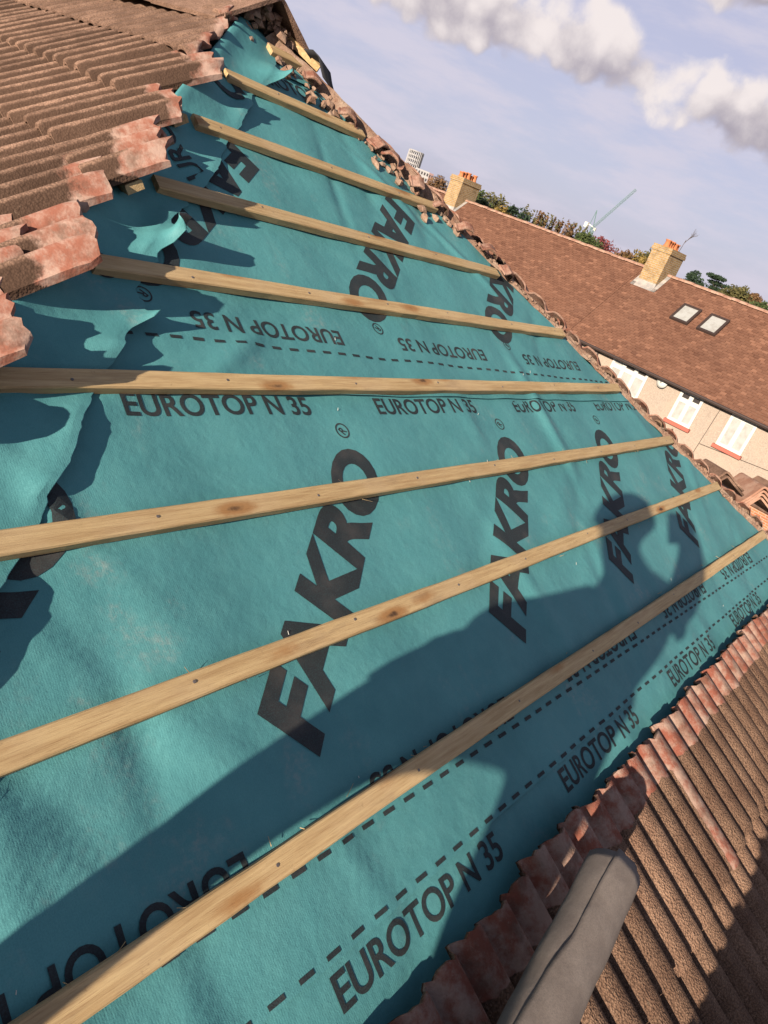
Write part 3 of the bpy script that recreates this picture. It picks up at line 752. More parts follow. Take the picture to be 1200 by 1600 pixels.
# lumps of bedding mortar and broken tile along the right hip
def lump(m, c, r, seed, flat=.6, ax=(X, U, N)):
    i = len(m.v); n1, n2 = (5, 8) if seed == 3 else (3, 5); k = random.Random(seed)
    st = [k.uniform(.7, 1.5) for _ in range(3)]; ph = k.uniform(0, 6)
    for a in range(n1):
        th = math.pi * (a + .5) / n1
        for b in range(n2):
            f = 2 * math.pi * b / n2 + ph; q = V(math.sin(th) * math.cos(f) * st[0], math.sin(th) * math.sin(f) * st[1], math.cos(th) * flat * st[2])
            q *= r * k.uniform(.6, 1.3); m.v.append(c + ax[0] * q.x + ax[1] * q.y + ax[2] * q.z)
    for a in range(n1 - 1):
        for b in range(n2): j = (b + 1) % n2; m.f.append([i + a * n2 + b, i + (a + 1) * n2 + b, i + (a + 1) * n2 + j, i + a * n2 + j])
    m.f.append([i + b for b in range(n2)]); m.f.append([i + (n1 - 1) * n2 + b for b in range(n2)][::-1])
m = MB()
for q in range(640):
    t = 2.62 - 3.3 * (q + rnd.random()) / 330; spread = .13 if t > 1.75 else .025
    s = hipR(t) - abs(rnd.gauss(0, spread)) * .9 + .02; s = min(s, hipR(t) + .06)
    lump(m, F(s, t, .010 + .012 * rnd.random()), rnd.uniform(.006, .015) * (1.9 if t > 1.75 else 1), q)
for q in range(70):
    a_ = rnd.uniform(-1, 1); p_ = APEX + V(.03 + .24 * a_, -.10 + rnd.uniform(-.03, .05), .10 - .17 * abs(a_) - rnd.uniform(.0, .07)); lump(m, p_, rnd.uniform(.012, .03), 2000 + q)
tag(m.build('mortar_debris', M['rubble'], house), kind='stuff')
m = MB(); rows = []
for a in range(130):
    t = 2.66 - 5.0 * a / 129; row = []
    for b in range(7):
        u = b / 6 - .5; row.append(F(hipR(t) + u * .09 + .012 + .02 * fbm((t * 4, u, 3)), t, (.016 + .03 * max(0, min(1, (t - 1.7) / .3))) * (1 - (2 * u) ** 2) + .014 * fbm((t * 11, u * 4, 1), 1, 4) + .004 - max(0, u) * .07))
    rows.append(row)
m.grid(rows); m.build('mortar_bed', M['rubble'], house)
for q in range(9):      # larger broken bits of tile lying along the hip
    t = 2.45 - 2.75 * (q + rnd.random() * .7) / 26; s = hipR(t) - rnd.uniform(.0, .06) - (.06 if t > 1.7 else 0)
    k = rnd.randrange(0, 2); wd = rnd.uniform(.06, .13); y_ = rnd.uniform(.04, .09)
    mb = tile_mesh(.44, y1=lambda x, y_=y_, q=q: y_ * (1 + .5 * fbm((x * 18, q, 0))), x0=k * .1, x1=k * .1 + wd, cutred=1.3, seed=q * 1.7)
    if mb:
        me = mb[0].mesh('tile_fragment', M['tile_right'], V(k * .1 + wd / 2, y_ / 2, 0), attrs=mb[1])
        place('tile_fragment', me, Matrix.Translation(F(s, t, .022 + rnd.uniform(0, .015))) @ FM @ Matrix.Rotation(rnd.uniform(-.9, .3), 4, 'Z') @ Matrix.Rotation(rnd.uniform(-.15, .35), 4, 'Y') @ Matrix.Rotation(rnd.uniform(-.3, .3), 4, 'X'), house)

# splinters left along the battens, staples in the membrane
m = MB()
for q in range(60):
    k = rnd.choice((5, 6, 7, 7, 7)); t = BT[k] - .024 + rnd.choice((-.027, .027)); s = rnd.uniform(hipL(t) + .2, hipR(t) - .4); p = F(s, t, .02)
    m.tube(p, p + X * rnd.uniform(-.03, .03) + U * rnd.uniform(-.02, .02) + N * rnd.uniform(.002, .02), .0009, .0003, 3)
tag(m.build('wood_splinters', M['wood'], house), kind='stuff')
m = MB()
for q in range(16):
    s, t = rnd.uniform(0, 3.6), rnd.uniform(-.42, 1.2); p = F(s, t, sheet_o(1 if t < .83 else 2, s, t) + .002); a = rnd.uniform(-.5, .5)
    m.tube(p, p + X * (.004 * math.sin(a)) + U * rnd.uniform(.004, .010) + N * rnd.uniform(.001, .006), .0009, .0006, 4)
tag(m.build('staples', M['white'], house), kind='stuff')

# ------------------------------------------------------------------ roll of membrane lying on the tiles
def ray_plane(px, py, o):
    d = RX * ((px - 600) / 1100) + RY * ((py - 800) / 1100) + RZ; c = V(0, 0, CZ); k = (F(0, 0, o) - c).dot(N) / d.dot(N); return c + d * k
pA = F(1.432, -0.586, .205); pB = F(0.562, -0.727, .165)
axr = (pB - pA).normalized(); r0 = .060
e1 = axr.orthogonal().normalized(); e2 = axr.cross(e1).normalized()
Lr = (pB - pA).length
roll = thing('membrane_roll', 'grey roll of roofing membrane lying on the brown tiles at the bottom', 'roll', tuple((pA + pB) / 2 - N * r0))
m = MB(); rows = []; turns = 2.35; nA = 110
# the free edge should face the camera, left of the roll's crown
toc = (V(0, 0, CZ) - (pA * .5 + pB * .5)); toc -= axr * toc.dot(axr); toc.normalize(); th0 = math.atan2(toc.dot(e2), toc.dot(e1))
for a in range(nA + 1):
    q = a / nA; row = []
    for b in range(31):
        y = Lr * b / 30
        wav = .22 * fbm((y * 3.3, 2., 0), 1, 3) + .55 * (y / Lr - .4)
        th = th0 + .35 + wav * (q ** 4) - (1 - q) * turns * 2 * math.pi
        r = r0 * (.87 + .13 * q) + .0030 * fbm((y * 9, math.sin(th) * 1.5, math.cos(th) * 1.5), 1, 3) + (.003 * max(0, (q - .95) / .05))
        endw = .012 * fbm((th, 5., 0)) + .006 * math.sin(th * 1.3)
        row.append(pA + axr * (y + (endw if b == 0 else 0)) + e1 * (r * math.cos(th)) + e2 * (r * math.sin(th)))
    rows.append(row)
m.grid(rows); o = m.build('rolled_sheet', M['underside'], roll, smooth=True); q = o.modifiers.new('thickness', 'SOLIDIFY'); q.thickness = .0016
m = MB(); m.tube(pA + axr * .03, pB - axr * .02, r0 * .80, n=20); m.build('inner_core', M['underside'], roll, smooth=True)

# ------------------------------------------------------------------ stacked angular ridge tiles on the right hip
def ridge_stack(s, t, ax, up, n, label, mt, wing=.17, L=.30, drop=.62, o0=.06, group=None):
    p = F(s, t, o0); st = thing('ridge_tile_stack', label, 'roof tiles', tuple(p), group)
    for q in range(n):
        vtile('ridge_tile', p + up * (.026 * q + .07) + ax * (rnd.uniform(-.015, .015)), ax, up, mt, st, L=L, wing=wing, drop=drop, th=.013, seed=q * 5. + s)
    return st
ridge_stack(4.93, -.06, V(.80, .60, -.10).normalized(), V(-.10, .25, .95).normalized(), 4, 'pink ridge tiles stacked inside one another at the lower end of the right hip', M['ridge'], wing=.15, L=.34, drop=.85, o0=.05)
ridge_stack(4.74, .16, V(.75, .65, -.1).normalized(), V(-.1, .2, .97).normalized(), 2, 'brown ridge tiles resting on the right hip just above the pink stack', M['tile_side'], wing=.14, L=.30, drop=.8, o0=-.01)

# ------------------------------------------------------------------ unseen tile pile added behind the viewer to shade the bottom right corner
pile = thing('shade_tile_stack', 'unseen pile of brown roof tiles added behind the photographer to shade the bottom right corner', 'roof tiles', tuple(F(.5, -1.3, .1)))
for q in range(21):
    o = bpy.data.objects.new('roof_tile', TFB[q % 4]); col.objects.link(o); o.parent = pile
    o.matrix_basis = Matrix.Translation(-pile.location) @ Matrix.Translation(F(.31 + rnd.uniform(-.012, .012), -1.51 + rnd.uniform(-.012, .012), .105 + .042 * q)) @ FM @ Matrix.Rotation(rnd.uniform(-.02, .02), 4, 'Z')

# ------------------------------------------------------------------ terrace across the street
FA = R_(4); DF = V(math.sin(FA), math.cos(FA), 0); NF = V(math.cos(FA), -math.sin(FA), 0); DD = 25.
ZE, ZR, DEP = CZ - 2.80, CZ + .30, 3.7
def T(y, d, z): return NF * (DD + d) + DF * y + V(0, 0, z)
RS = V(NF.x * DEP, NF.y * DEP, ZR - ZE); RL = RS.length; RS /= RL; RN = DF.cross(RS); RN = RN if RN.z > 0 else -RN
def TR(y, q, o=0.): return T(y, 0, ZE) + RS * q + RN * o
def tbox(m, y0, y1, d0, d1, z0, z1):
    i = len(m.v)
    for y in (y0, y1):
        for d in (d0, d1):
            for z in (z0, z1): m.v.append(T(y, d, z))
    for q in ((0, 1, 3, 2), (4, 6, 7, 5), (0, 4, 5, 1), (2, 3, 7, 6), (0, 2, 6, 4), (1, 5, 7, 3)): m.f.append([i + k for k in q])
    return m
def row_house(y0, y1, label, seed):
    h = thing('terraced_house', label, 'house', tuple(T((y0 + y1) / 2, 0, 0)), 'terraced houses across the street')
    m = MB(); y0i, y1i = y0 + .002, y1 - .002
    tbox(m, y0i, y1i, .25, 2 * DEP - .25, 0, ZE + .10)
    m.v += [T(y0i, .25, ZE + .102), T(y1i, .25, ZE + .102), T(y1i, 2 * DEP - .25, ZE + .102), T(y0i, 2 * DEP - .25, ZE + .102), T(y0i, DEP, ZR - .12), T(y1i, DEP, ZR - .12)]
    b = len(m.v) - 6; m.f += [[b, b + 1, b + 5, b + 4], [b + 2, b + 3, b + 4, b + 5], [b, b + 4, b + 3], [b + 1, b + 2, b + 5]]
    m.build('wall', M['pebble'], h)
    # near slope: every small tile its own slab, joined
    k = random.Random(seed); m = MB(); tone = []; gw, gh = .205, .125; nrow = int(RL / gh) + 1
    for r in range(nrow):
        q0 = -.12 + r * gh
        if q0 + .05 > RL: break
        y = y0i + (gw * .5 if r % 2 else 0) - (gw if r % 2 else 0)
        patch = 0
        while y < y1i:
            a, b2 = max(y, y0i) + .004, min(y + gw, y1i) - .004
            if b2 - a > .03:
                i = len(m.v); dz = k.uniform(0, .010); sk = k.uniform(-.012, .012); l = min(gh + .05, RL - q0)
                p = [TR(a, q0 + sk, .034 + dz), TR(b2, q0 + sk + k.uniform(-.010, .010), .034 + k.uniform(0, .010)), TR(b2, q0 + l, .004), TR(a, q0 + l, .004), TR(a, q0 + sk, .004 + dz), TR(b2, q0 + sk, .004)]
                m.v += p; m.f += [[i, i + 1, i + 2, i + 3], [i + 4, i + 5, i + 1, i]]
                g = .45 + .14 * fbm((y * .35, r * .12, seed)) + k.gauss(0, .14) + (k.random() < .07) * .5; tone += [min(1, max(0, g))] * 6
            y += gw
    o = m.build('roof', M['clay'], h, attrs={'tone': tone})
    m = MB(); f = lambda y, q, o=0.: T(y, 2 * DEP, ZE) + V(-NF.x * q * DEP / RL, -NF.y * q * DEP / RL, (ZR - ZE) * q / RL) + V(0, 0, o)
    m.grid([[f(y0i, q), f(y1i, q)] for q in (-.2, RL)]); m.build('rear_roof', M['claycap'], h)
    n = int((y1 - y0) / .31)
    for q in range(n):
        a = y0i + (y1i - y0i) * q / n; b2 = y0i + (y1i - y0i) * (q + 1) / n - .006
        m = MB(); rr = k.uniform(-.008, .012); pts = []
        for e in range(7):
            th = math.pi * e / 6; pts.append((-.13 * math.cos(th), .10 * math.sin(th) - .035))
        m.grid([[T(yy, DEP + x, ZR + z + rr + .025) for x, z in pts] for yy in (a, b2)])
        m.build('ridge_tile', M['claycap'], h, smooth=True)
    m = MB(); m.tube(T(y0i, -.19, ZE - .05), T(y1i, -.19, ZE - .05), .055, n=8); tbox(m, y0i, y1i, -.12, .24, ZE - .10, ZE - .03); m.build('gutter', M['gutter'], h)
    return h
hA = row_house(24.6, 37.0, 'far terraced house at the left end of the row, mostly hidden behind the stripped hip', 3)
hB = row_house(13.62, 24.6, 'middle terraced house with the left chimney and a long brown tiled roof', 4)
hC = row_house(.8, 13.62, 'right terraced house with two skylights, white windows and the right chimney', 5)
def tchimney(h, y0, y1, q, top, npots, twig=False):
    d0, d1 = DEP - .75, DEP + .62; m = MB(); zb = ZE + (ZR - ZE) * (d0 / DEP) - .3
    tbox(m, y0, y1, d0, d1, zb, top - .22); tbox(m, y0 - .04, y1 + .04, d0 - .04, d1 + .04, top - .218, top - .10); tbox(m, y0 - .02, y1 + .02, d0 - .02, d1 + .02, top - .098, top)
    c = m.build('chimney', M['stock_brick'], h)
    m = MB(); yc = (y0 + y1) / 2; qa = d0 / DEP * RL
    for (ya, yb, a, b) in ((y0 - .16, y1 + .16, qa - .20, qa + .02), (y0 - .16, y0 + .0, qa - .2, RL), (y1 - .0, y1 + .16, qa - .2, RL)):
        m.grid([[TR(ya, a, .045), TR(ya, b, .045)], [TR(yb, a, .045), TR(yb, b, .045)]])
    tbox(m, y0 - .012, y1 + .012, d0 - .014, d1 + .012, zb + .2, zb + .50)
    m.build('flashing', M['lead'], c)
    for k in range(npots):
        m = MB(); dd = d0 + .18 + (d1 - d0 - .36) * k / max(1, npots - 1); hh = rnd.uniform(.22, .30)
        m.lathe(T(yc + rnd.uniform(-.04, .04), dd, top), [(.125, 0), (.13, .04), (.105, .07), (.10, hh - .05), (.125, hh - .03), (.12, hh), (.085, hh), (.08, .1)], 12); m.build('chimney_pot', M['pot'], c, smooth=True)
    return c
tchimney(hB, 23.5, 24.28, 0, CZ + 1.20, 5)
c2 = tchimney(hC, 12.55, 13.33, 0, CZ + 1.24, 5)
m = MB(); b0 = T(12.8, DEP + .4, CZ + 1.5)                     # bare twigs above the pots
def twig(m, p, d, l, r, dep, k):
    q = p + d * l; m.tube(p, q, r, r * .6, 4, False)
    if dep:
        for _ in range(3): twig(m, p + d * (l * k.uniform(.5, 1)), (d + V(k.gauss(0, .45), k.gauss(0, .45), k.gauss(.1, .25))).normalized(), l * .62, r * .6, dep - 1, k)
twig(m, b0 - V(0, 0, .3), V(0, -.12, 1).normalized(), .55, .014, 3, random.Random(5)); m.build('bare_twigs', M['bark'], c2)
# windows
def window(h, y0, y1, z0, z1, lights, tops):
    """lights: fractions across; tops: which lights have a dark top vent"""
    wf = MB(); d = .25; fr = .06; z0 += CZ; z1 += CZ
    def bar(a, b, c, e, dd=.0): tbox(wf, a, b, d - .055 - dd, d + .04, c, e)
    bar(y0, y0 + fr, z0, z1); bar(y1 - fr, y1, z0, z1); bar(y0 + fr, y1 - fr, z0, z0 + fr); bar(y0 + fr, y1 - fr, z1 - fr, z1)
    W = wf.build('window', M['white'], h)
    e = [y0 + fr] + [y0 + (y1 - y0) * q for q in lights] + [y1 - fr]
    zt = z1 - (z1 - z0) * .30
    mu = MB()
    for q in e[1:-1]: tbox(mu, q - .03, q + .03, d - .050, d + .03, z0 + fr, z1 - fr)
    for k in range(len(e) - 1):
        a, b = e[k] + (.03 if k else 0), e[k + 1] - (.03 if k < len(e) - 2 else 0)
        if tops[k] is not None: tbox(mu, a, b, d - .045, d + .03, zt - .035, zt + .035)
        sash = .045
        def pane(za, zb, mt):
            tbox(mu, a, a + sash, d - .038, d + .02, za, zb); tbox(mu, b - sash, b, d - .038, d + .02, za, zb); tbox(mu, a + sash, b - sash, d - .038, d + .02, za, za + sash); tbox(mu, a + sash, b - sash, d - .038, d + .02, zb - sash, zb)
            p = MB(); tbox(p, a + sash, b - sash, d - .012, d - .006, za + sash, zb - sash); p.build('pane', mt, W)
        if tops[k] is None: pane(z0 + fr, z1 - fr, M['blind'])
        else: pane(z0 + fr, zt - .035, M['blind']); pane(zt + .035, z1 - fr, M['dark_glass'] if tops[k] else M['blind'])
    mu.build('glazing_bars', M['white'], W)
    s = MB(); tbox(s, y0 - .06, y1 + .06, d - .16, d + .02, z0 - .12, z0 - .002); s.build('sill', M['sill'], W)
    return W
window(hC, 10.02, 11.52, -3.98, -2.80, (.33, .66), (True, True, False))
window(hC, 7.86, 8.72, -4.02, -2.90, (.5,), (True, True))
window(hC, 5.94, 6.84, -4.06, -2.95, (.5,), (None, None))
window(hB, 15.2, 16.7, -3.98, -2.80, (.33, .66), (True, True, False)); window(hB, 19.5, 21.0, -3.98, -2.80, (.33, .66), (False, True, True))
for hh_, y in ((hB, 18), (hB, 15.6), (hC, 10.6), (hC, 2.6)): window(hh_, y - .8, y + .8, -6.6, -5.1, (.33, .66), (False, True, False))
def skylight(y0, y1, q0, q1):
    m = MB()
    for (a, b, c, e) in ((y0 - .09, y0, q0 - .09, q1 + .09), (y1, y1 + .09, q0 - .09, q1 + .09), (y0, y1, q0 - .09, q0), (y0, y1, q1, q1 + .09)):
        m.box(TR((a + b) / 2, (c + e) / 2, .07), DF * ((b - a) / 2), RS * ((e - c) / 2), RN * .05)
    k = m.build('skylight', M['gutter'], hC)
    p = MB(); p.box(TR((y0 + y1) / 2, (q0 + q1) / 2, .085), DF * ((y1 - y0) / 2), RS * ((q1 - q0) / 2), RN * .008); p.build('pane', M['blind'], k)
skylight(10.42, 10.98, 2.78, 3.56); skylight(9.32, 9.88, 2.78, 3.58)
# small things on the facade
m = MB(); dc = T(9.42, .06, CZ - 2.98); m.lathe((0, 0, 0), [(0.001, .05), (.10, .035), (.20, 0), (.20, -.012), (.10, .02), (.001, .034)], 20)
Rm = (-NF).to_track_quat('Z', 'Y').to_matrix(); m.v = [dc - NF * .0 + Rm @ (q * V(1, 1, 1).x) for q in m.v]; dish = m.build('satellite_dish', M['white'], hC, smooth=True)
m = MB(); m.tube(dc, dc + NF * .2 - V(0, 0, .05), .015); m.tube(dc, dc - NF * .2 + V(0, 0, .02), .008); m.build('dish_arm', M['gutter'], dish)
m = MB(); m.tube(T(7.3, .21, CZ - 4.30), T(4.2, .21, CZ - 4.02), .009, n=5); m.build('cable', M['gutter'], hC)
m = MB(); m.tube(T(12.2, .20, CZ - 2.9), T(12.05, .20, .3), .035, n=8); m.tube(T(7.25, .22, CZ - 2.9), T(7.35, .22, CZ - 4.8), .010, n=5); m.build('downpipe', M['gutter'], hC)
m = MB()                                                        # brick arch over the lower window
for q in range(15):
    a = -1 + 2 * q / 14; m.box(T(6.02 + a * .55, .20, CZ - 4.88 - .10 * a * a), DF * .033, NF * .04, V(0, 0, .12) + DF * (a * .02))
m.build('brick_arch', M['red_brick'], hC)
wv_ = MB(); tbox(wv_, 5.5, 6.55, .19, .24, CZ - 6.3, CZ - 5.02); ww_ = wv_.build('window', M['dark_glass'], hC)
wv_ = MB()
for q in range(9): tbox(wv_, 5.5 + .125 * q, 5.55 + .125 * q, .15, .188, CZ - 6.3, CZ - 5.02)
wv_.build('window_bars', M['white'], ww_)
m = MB(); m.grid([[T(5.15, .24, CZ - 4.42), T(2.6, .24, CZ - 4.42)], [T(5.25, -.5, CZ - 4.70), T(2.5, -.5, CZ - 4.70)], [T(5.3, -1.1, CZ - 5.05), T(2.45, -1.1, CZ - 5.05)]]); o = m.build('porch_roof', M['porch'], hC); o.modifiers.new('t', 'SOLIDIFY').thickness = .06
m = MB(); tbox(m, 5.1, 2.7, -.95, .24, 0, CZ - 5.1); m.build('porch_wall', M['red_brick'], hC)

# ------------------------------------------------------------------ ground and street
def sheetq(name, lo, hi, z, mt):
    m = MB(); n = 8; m.grid([[V(lo[0] + (hi[0] - lo[0]) * a / n, lo[1] + (hi[1] - lo[1]) * b / n, z) for a in range(n + 1)] for b in range(n + 1)]); return tag(m.build(name, mt), kind='structure')
sheetq('ground', (-1500, -1500), (1500, 1500), 0, M['ground'])
sheetq('road', (13, -120), (20, 160), .004, M['asphalt'])
m = MB(); m.abox((11.2, -120, .0), (12.98, 160, .12)); tag(m.build('pavement', M['concrete']), kind='structure')
m = MB(); m.abox((20.02, -120, .0), (21.8, 160, .12)); tag(m.build('pavement', M['concrete']), kind='structure')

# ------------------------------------------------------------------ trees and shrubs beyond the ridge
def tree(name, label, az, el, dist, rad, leaf, n=1500, shape='round', cat='tree', ls=.16, hgt=None, group=None):
    d = dirv(az, 0); base = V(d.x * dist, d.y * dist, 0); el += .28 if az < 68 else .1; top = CZ + dist * math.tan(R_(el)); k = random.Random(int(az * 100) + int(dist))
    tr = thing(name, label, cat, tuple(base), group)
    ch_ = hgt or rad * 1.5; cz = top - ch_ * .5
    m = MB(); lean = V(k.gauss(0, .15), k.gauss(0, .15), 0)
    m.tube(base - V(0, 0, .2), base + lean + V(0, 0, cz), .05 * rad + .10, .05, 8)
    for q in range(7):
        a = k.uniform(0, 6.28); p = base + lean * .7 + V(0, 0, cz - ch_ * k.uniform(.1, .5)); m.tube(p, p + V(math.cos(a) * rad * .6, math.sin(a) * rad * .6, ch_ * k.uniform(.2, .6)), .05, .015, 5)
    m.build('trunk', M['bark'], tr)
    m = MB(); tone = []
    cl = []
    for q in range(26 if shape == 'round' else 22):
        if shape == 'round':
            a = k.uniform(0, 6.28); zz = k.uniform(-1, 1); rr = math.sqrt(max(0, 1 - zz * zz)) * k.uniform(.45, .92)
            cl.append((V(math.cos(a) * rr * rad, math.sin(a) * rr * rad, zz * ch_ * .5 * .82), rad * k.uniform(.22, .40)))
        elif shape == 'cone':
            zz = q / 21; rr = (1 - zz) * rad; a = q * 2.4; cl.append((V(math.cos(a) * rr * .6, math.sin(a) * rr * .6, (zz - .5) * ch_), rad * .25 * (1.2 - zz)))
        elif shape == 'flat':
            zz = (q % 5) / 4; a = q * 2.4; rr = rad * (1 - .55 * zz) * k.uniform(.3, 1); cl.append((V(math.cos(a) * rr, math.sin(a) * rr, (zz - .5) * ch_ * .9), rad * .26))
        else:
            a = k.uniform(0, 6.28); rr = rad * k.uniform(0, 1); cl.append((V(math.cos(a) * rr, math.sin(a) * rr, -ch_ * .25 + k.uniform(-.2, .2) * ch_), rad * .24))
    for q in range(n):
        c, r = cl[q % len(cl)]; r *= 1.25; u = V(k.gauss(0, 1), k.gauss(0, 1), k.gauss(0, 1)).normalized() * r * k.random() ** .4
        if shape in ('flat',): u.z *= .3
        if shape == 'spiky' and k.random() < .4: u = V(u.x * .2, u.y * .2, k.uniform(0, ch_ * .75))
        p = base + V(0, 0, cz) + c + u
        e = V(k.gauss(0, 1), k.gauss(0, 1), k.gauss(0, 1)).normalized(); f = e.orthogonal().normalized(); s_ = 1.5 * ls * k.uniform(.6, 1.25)
        i = len(m.v); m.v += [p - e * s_ * .5, p + f * s_ * .32, p + e * s_ * .5, p - f * s_ * .32]; m.f.append([i, i + 1, i + 2, i + 3])
        tn = min(1, max(0, .45 + k.gauss(0, .28))); tone += [tn] * 4
    m.build('crown', LEAF[leaf], tr, attrs={'tone': tone}); return tr
tree('tree', 'dull green tree right behind the left chimney', 55.2, 1.55, 40, 1.0, 'green', 2600, ls=.13, hgt=2.6)
tree('tree', 'dark green bushy tree right of the left chimney', 56.6, 1.15, 44, 1.2, 'olive', 2600, ls=.13, hgt=1.9)
tree('tree', 'yellow autumn tree between the left chimney and the spiky hedge', 57.7, .72, 40, .75, 'yellow', 1600, ls=.12)
tree('shrub', 'dark bush at the left end of the spiky hedge', 58.5, .95, 41, .7, 'dark', 1500, cat='shrub', ls=.12)
for q, (az, el, lf) in enumerate(((59.4, 1.05, 'olive'), (60.2, 1.0, 'brown'), (61.0, 1.1, 'olive'), (61.8, 1.02, 'brown'), (62.6, 1.1, 'brown'), (63.3, 1.05, 'olive'))):
    tree('hedge_shrub', ('spiky olive shrub nearest the dark bush on the far ridge', 'spiky brown shrub second from the dark bush', 'tall spiky olive shrub third from the dark bush', 'spiky brown shrub halfway along the ridge hedge', 'spiky brown shrub next to the last olive one', 'spiky olive shrub closest to the fresh green bush')[q], az, el, 42, .72, lf, 1500, 'spiky', 'shrub', .11, 1.5, 'spiky shrubs along the far ridge')
tree('shrub', 'fresh green bush just left of the red leaved tree', 64.15, 1.0, 41, .8, 'green', 1700, cat='shrub', ls=.12)
tree('tree', 'deep red leaved tree near the foot of the green crane', 65.1, 1.05, 43, .75, 'red', 1500, ls=.12)
tree('tree', 'thin pinkish red tree right of the deep red one', 66.1, .85, 45, .8, 'red', 420, ls=.11)
tree('shrub', 'low brown bush left of the right chimney', 67.0, .78, 43, .8, 'brown', 1500, cat='shrub', ls=.12)
tree('tree', 'grey green tree close behind the right chimney', 68.35, 1.75, 48, 1.2, 'olive', 2600, ls=.14, hgt=2.2)
tree('shrub', 'yellow green bush low beside the right chimney', 67.95, .95, 43, .8, 'yellow', 1600, cat='shrub', ls=.12)
tree('tree', 'small dark round evergreen just right of the right chimney', 72.1, 1.35, 46, .62, 'dark', 2000, 'round', ls=.11, hgt=1.5)
tree('tree', 'dark flat topped conifer behind the far ridge at right', 73.65, 1.55, 60, 1.5, 'dark', 3000, 'flat', ls=.17, hgt=1.7)
tree('tree', 'broad olive green tree right of the dark conifer', 75.0, 1.45, 58, 1.35, 'olive', 3000, ls=.16, hgt=2.2)
tree('tree', 'brown autumn tree between the olive tree and the last green one', 76.2, 1.25, 58, 1.0, 'brown', 2200, ls=.15, hgt=1.9)
tree('shrub', 'green bush at the right end of the far tree line', 77.0, .98, 56, .8, 'green', 1600, cat='shrub', ls=.14)
tree('shrub', 'orange brown bush under the white tower', 52.4, .85, 60, 1.6, 'brown', 2200, cat='shrub', ls=.15)

# ------------------------------------------------------------------ skyline
def block(az0, az1, el, dist, depth):
    """a footprint facing the viewer between two bearings"""
    a = dirv(az0, 0) * dist; b = dirv(az1, 0) * dist; e = (b - a); n_ = V(e.y, -e.x, 0).normalized(); n_ = n_ if n_.dot(a) > 0 else -n_
    return a, b, n_ * depth, CZ + dist * math.tan(R_(el))
a, b, dp, zt = block(49.5, 50.62, 2.42, 600, 10)
tw = thing('tower_block', 'white residential tower with a grid of balconies rising over the roof edge', 'tower', tuple((a + b) / 2))
ctr = (a + b) / 2 + dp * .5; rad = (b - a).length * .5
def octa(m, r, z0, z1):
    i = len(m.v); n = 12
    for q in range(n): t_ = 2 * math.pi * (q + .5) / n; m.v += [ctr + V(r * math.cos(t_), r * math.sin(t_), z0), ctr + V(r * math.cos(t_), r * math.sin(t_), z1)]
    for q in range(n): j = (q + 1) % n; m.f.append([i + 2 * q, i + 2 * j, i + 2 * j + 1, i + 2 * q + 1])
    m.f.append([i + 2 * q + 1 for q in range(n)]); m.f.append([i + 2 * q for q in range(n)][::-1])
m = MB(); octa(m, rad * .86, 0, zt - 3.2); m.build('glazed_core', M['blueblock'], tw)
nfl = 11
for q in range(nfl + 1): m = MB(); z = zt - 3.2 - q * 2.9; octa(m, rad, z - .55, z + .55); m.build('floor_slab', M['concrete'], tw)
m = MB(); 
for q in range(24):
    t_ = 2 * math.pi * q / 24; p = ctr + V(rad * .985 * math.cos(t_), rad * .985 * math.sin(t_), 0); m.abox(p + V(-.28, -.28, 0), p + V(.28, .28, zt - .3))
m.build('columns', M['concrete'], tw)
m = MB(); octa(m, rad, zt - .8, zt); m.build('roof_ring', M['concrete'], tw)
def slab_block(name, label, az0, az1, el, dist, mt, nx, nz, wm, depth=14, gap=.55):
    a, b, dp, zt = block(az0, az1, el, dist, depth); e = b - a; t = thing(name, label, 'building', tuple((a + b) / 2))
    m = MB(); z0 = 0
    m.v += [a, b, b + dp, a + dp, a + V(0, 0, zt), b + V(0, 0, zt), b + dp + V(0, 0, zt), a + dp + V(0, 0, zt)]; m.f += [[0, 1, 5, 4], [1, 2, 6, 5], [2, 3, 7, 6], [3, 0, 4, 7], [4, 5, 6, 7]]
    m.build('wall', mt, t); ez = 3.0; eh = e.normalized(); nn = -dp.normalized()
    for r in range(nz):
        for c in range(nx):
            p = a + e * ((c + .5) / nx) + V(0, 0, zt - 1.8 - r * ez) + nn * .05; w_ = MB(); w_.box(p, eh * (e.length / nx * gap / 2), nn * .06, V(0, 0, .8)); w_.build('window', wm, t)
    return t
slab_block('apartment_block', 'low white apartment block with dark window openings at the foot of the tower', 50.35, 51.42, 1.40, 480, M['concrete'], 5, 4, M['dark_glass'])
slab_block('apartment_block', 'narrow pink rendered block between the white and the blue grey ones', 51.42, 51.75, 1.38, 470, M['pinkblock'], 2, 4, M['dark_glass'])
t_ = slab_block('office_block', 'blue grey stepped block beside the left chimney', 51.75, 53.0, 1.30, 460, M['blueblock'], 5, 3, M['concrete'], gap=.4)
a, b, dp, zt = block(52.0, 52.6, 1.48, 462, 8); m = MB(); m.v += [a, b, b + dp, a + dp] + [q + V(0, 0, zt) for q in (a, b, b + dp, a + dp)]; m.f += [[0, 1, 5, 4], [1, 2, 6, 5], [2, 3, 7, 6], [3, 0, 4, 7], [4, 5, 6, 7]]; m.build('plant_room', M['blueblock'], t_)
slab_block('distant_building', 'pale pinkish building on the horizon at the right edge', 77.2, 79.5, 1.15, 300, M['pinkblock'], 6, 2, M['concrete'])
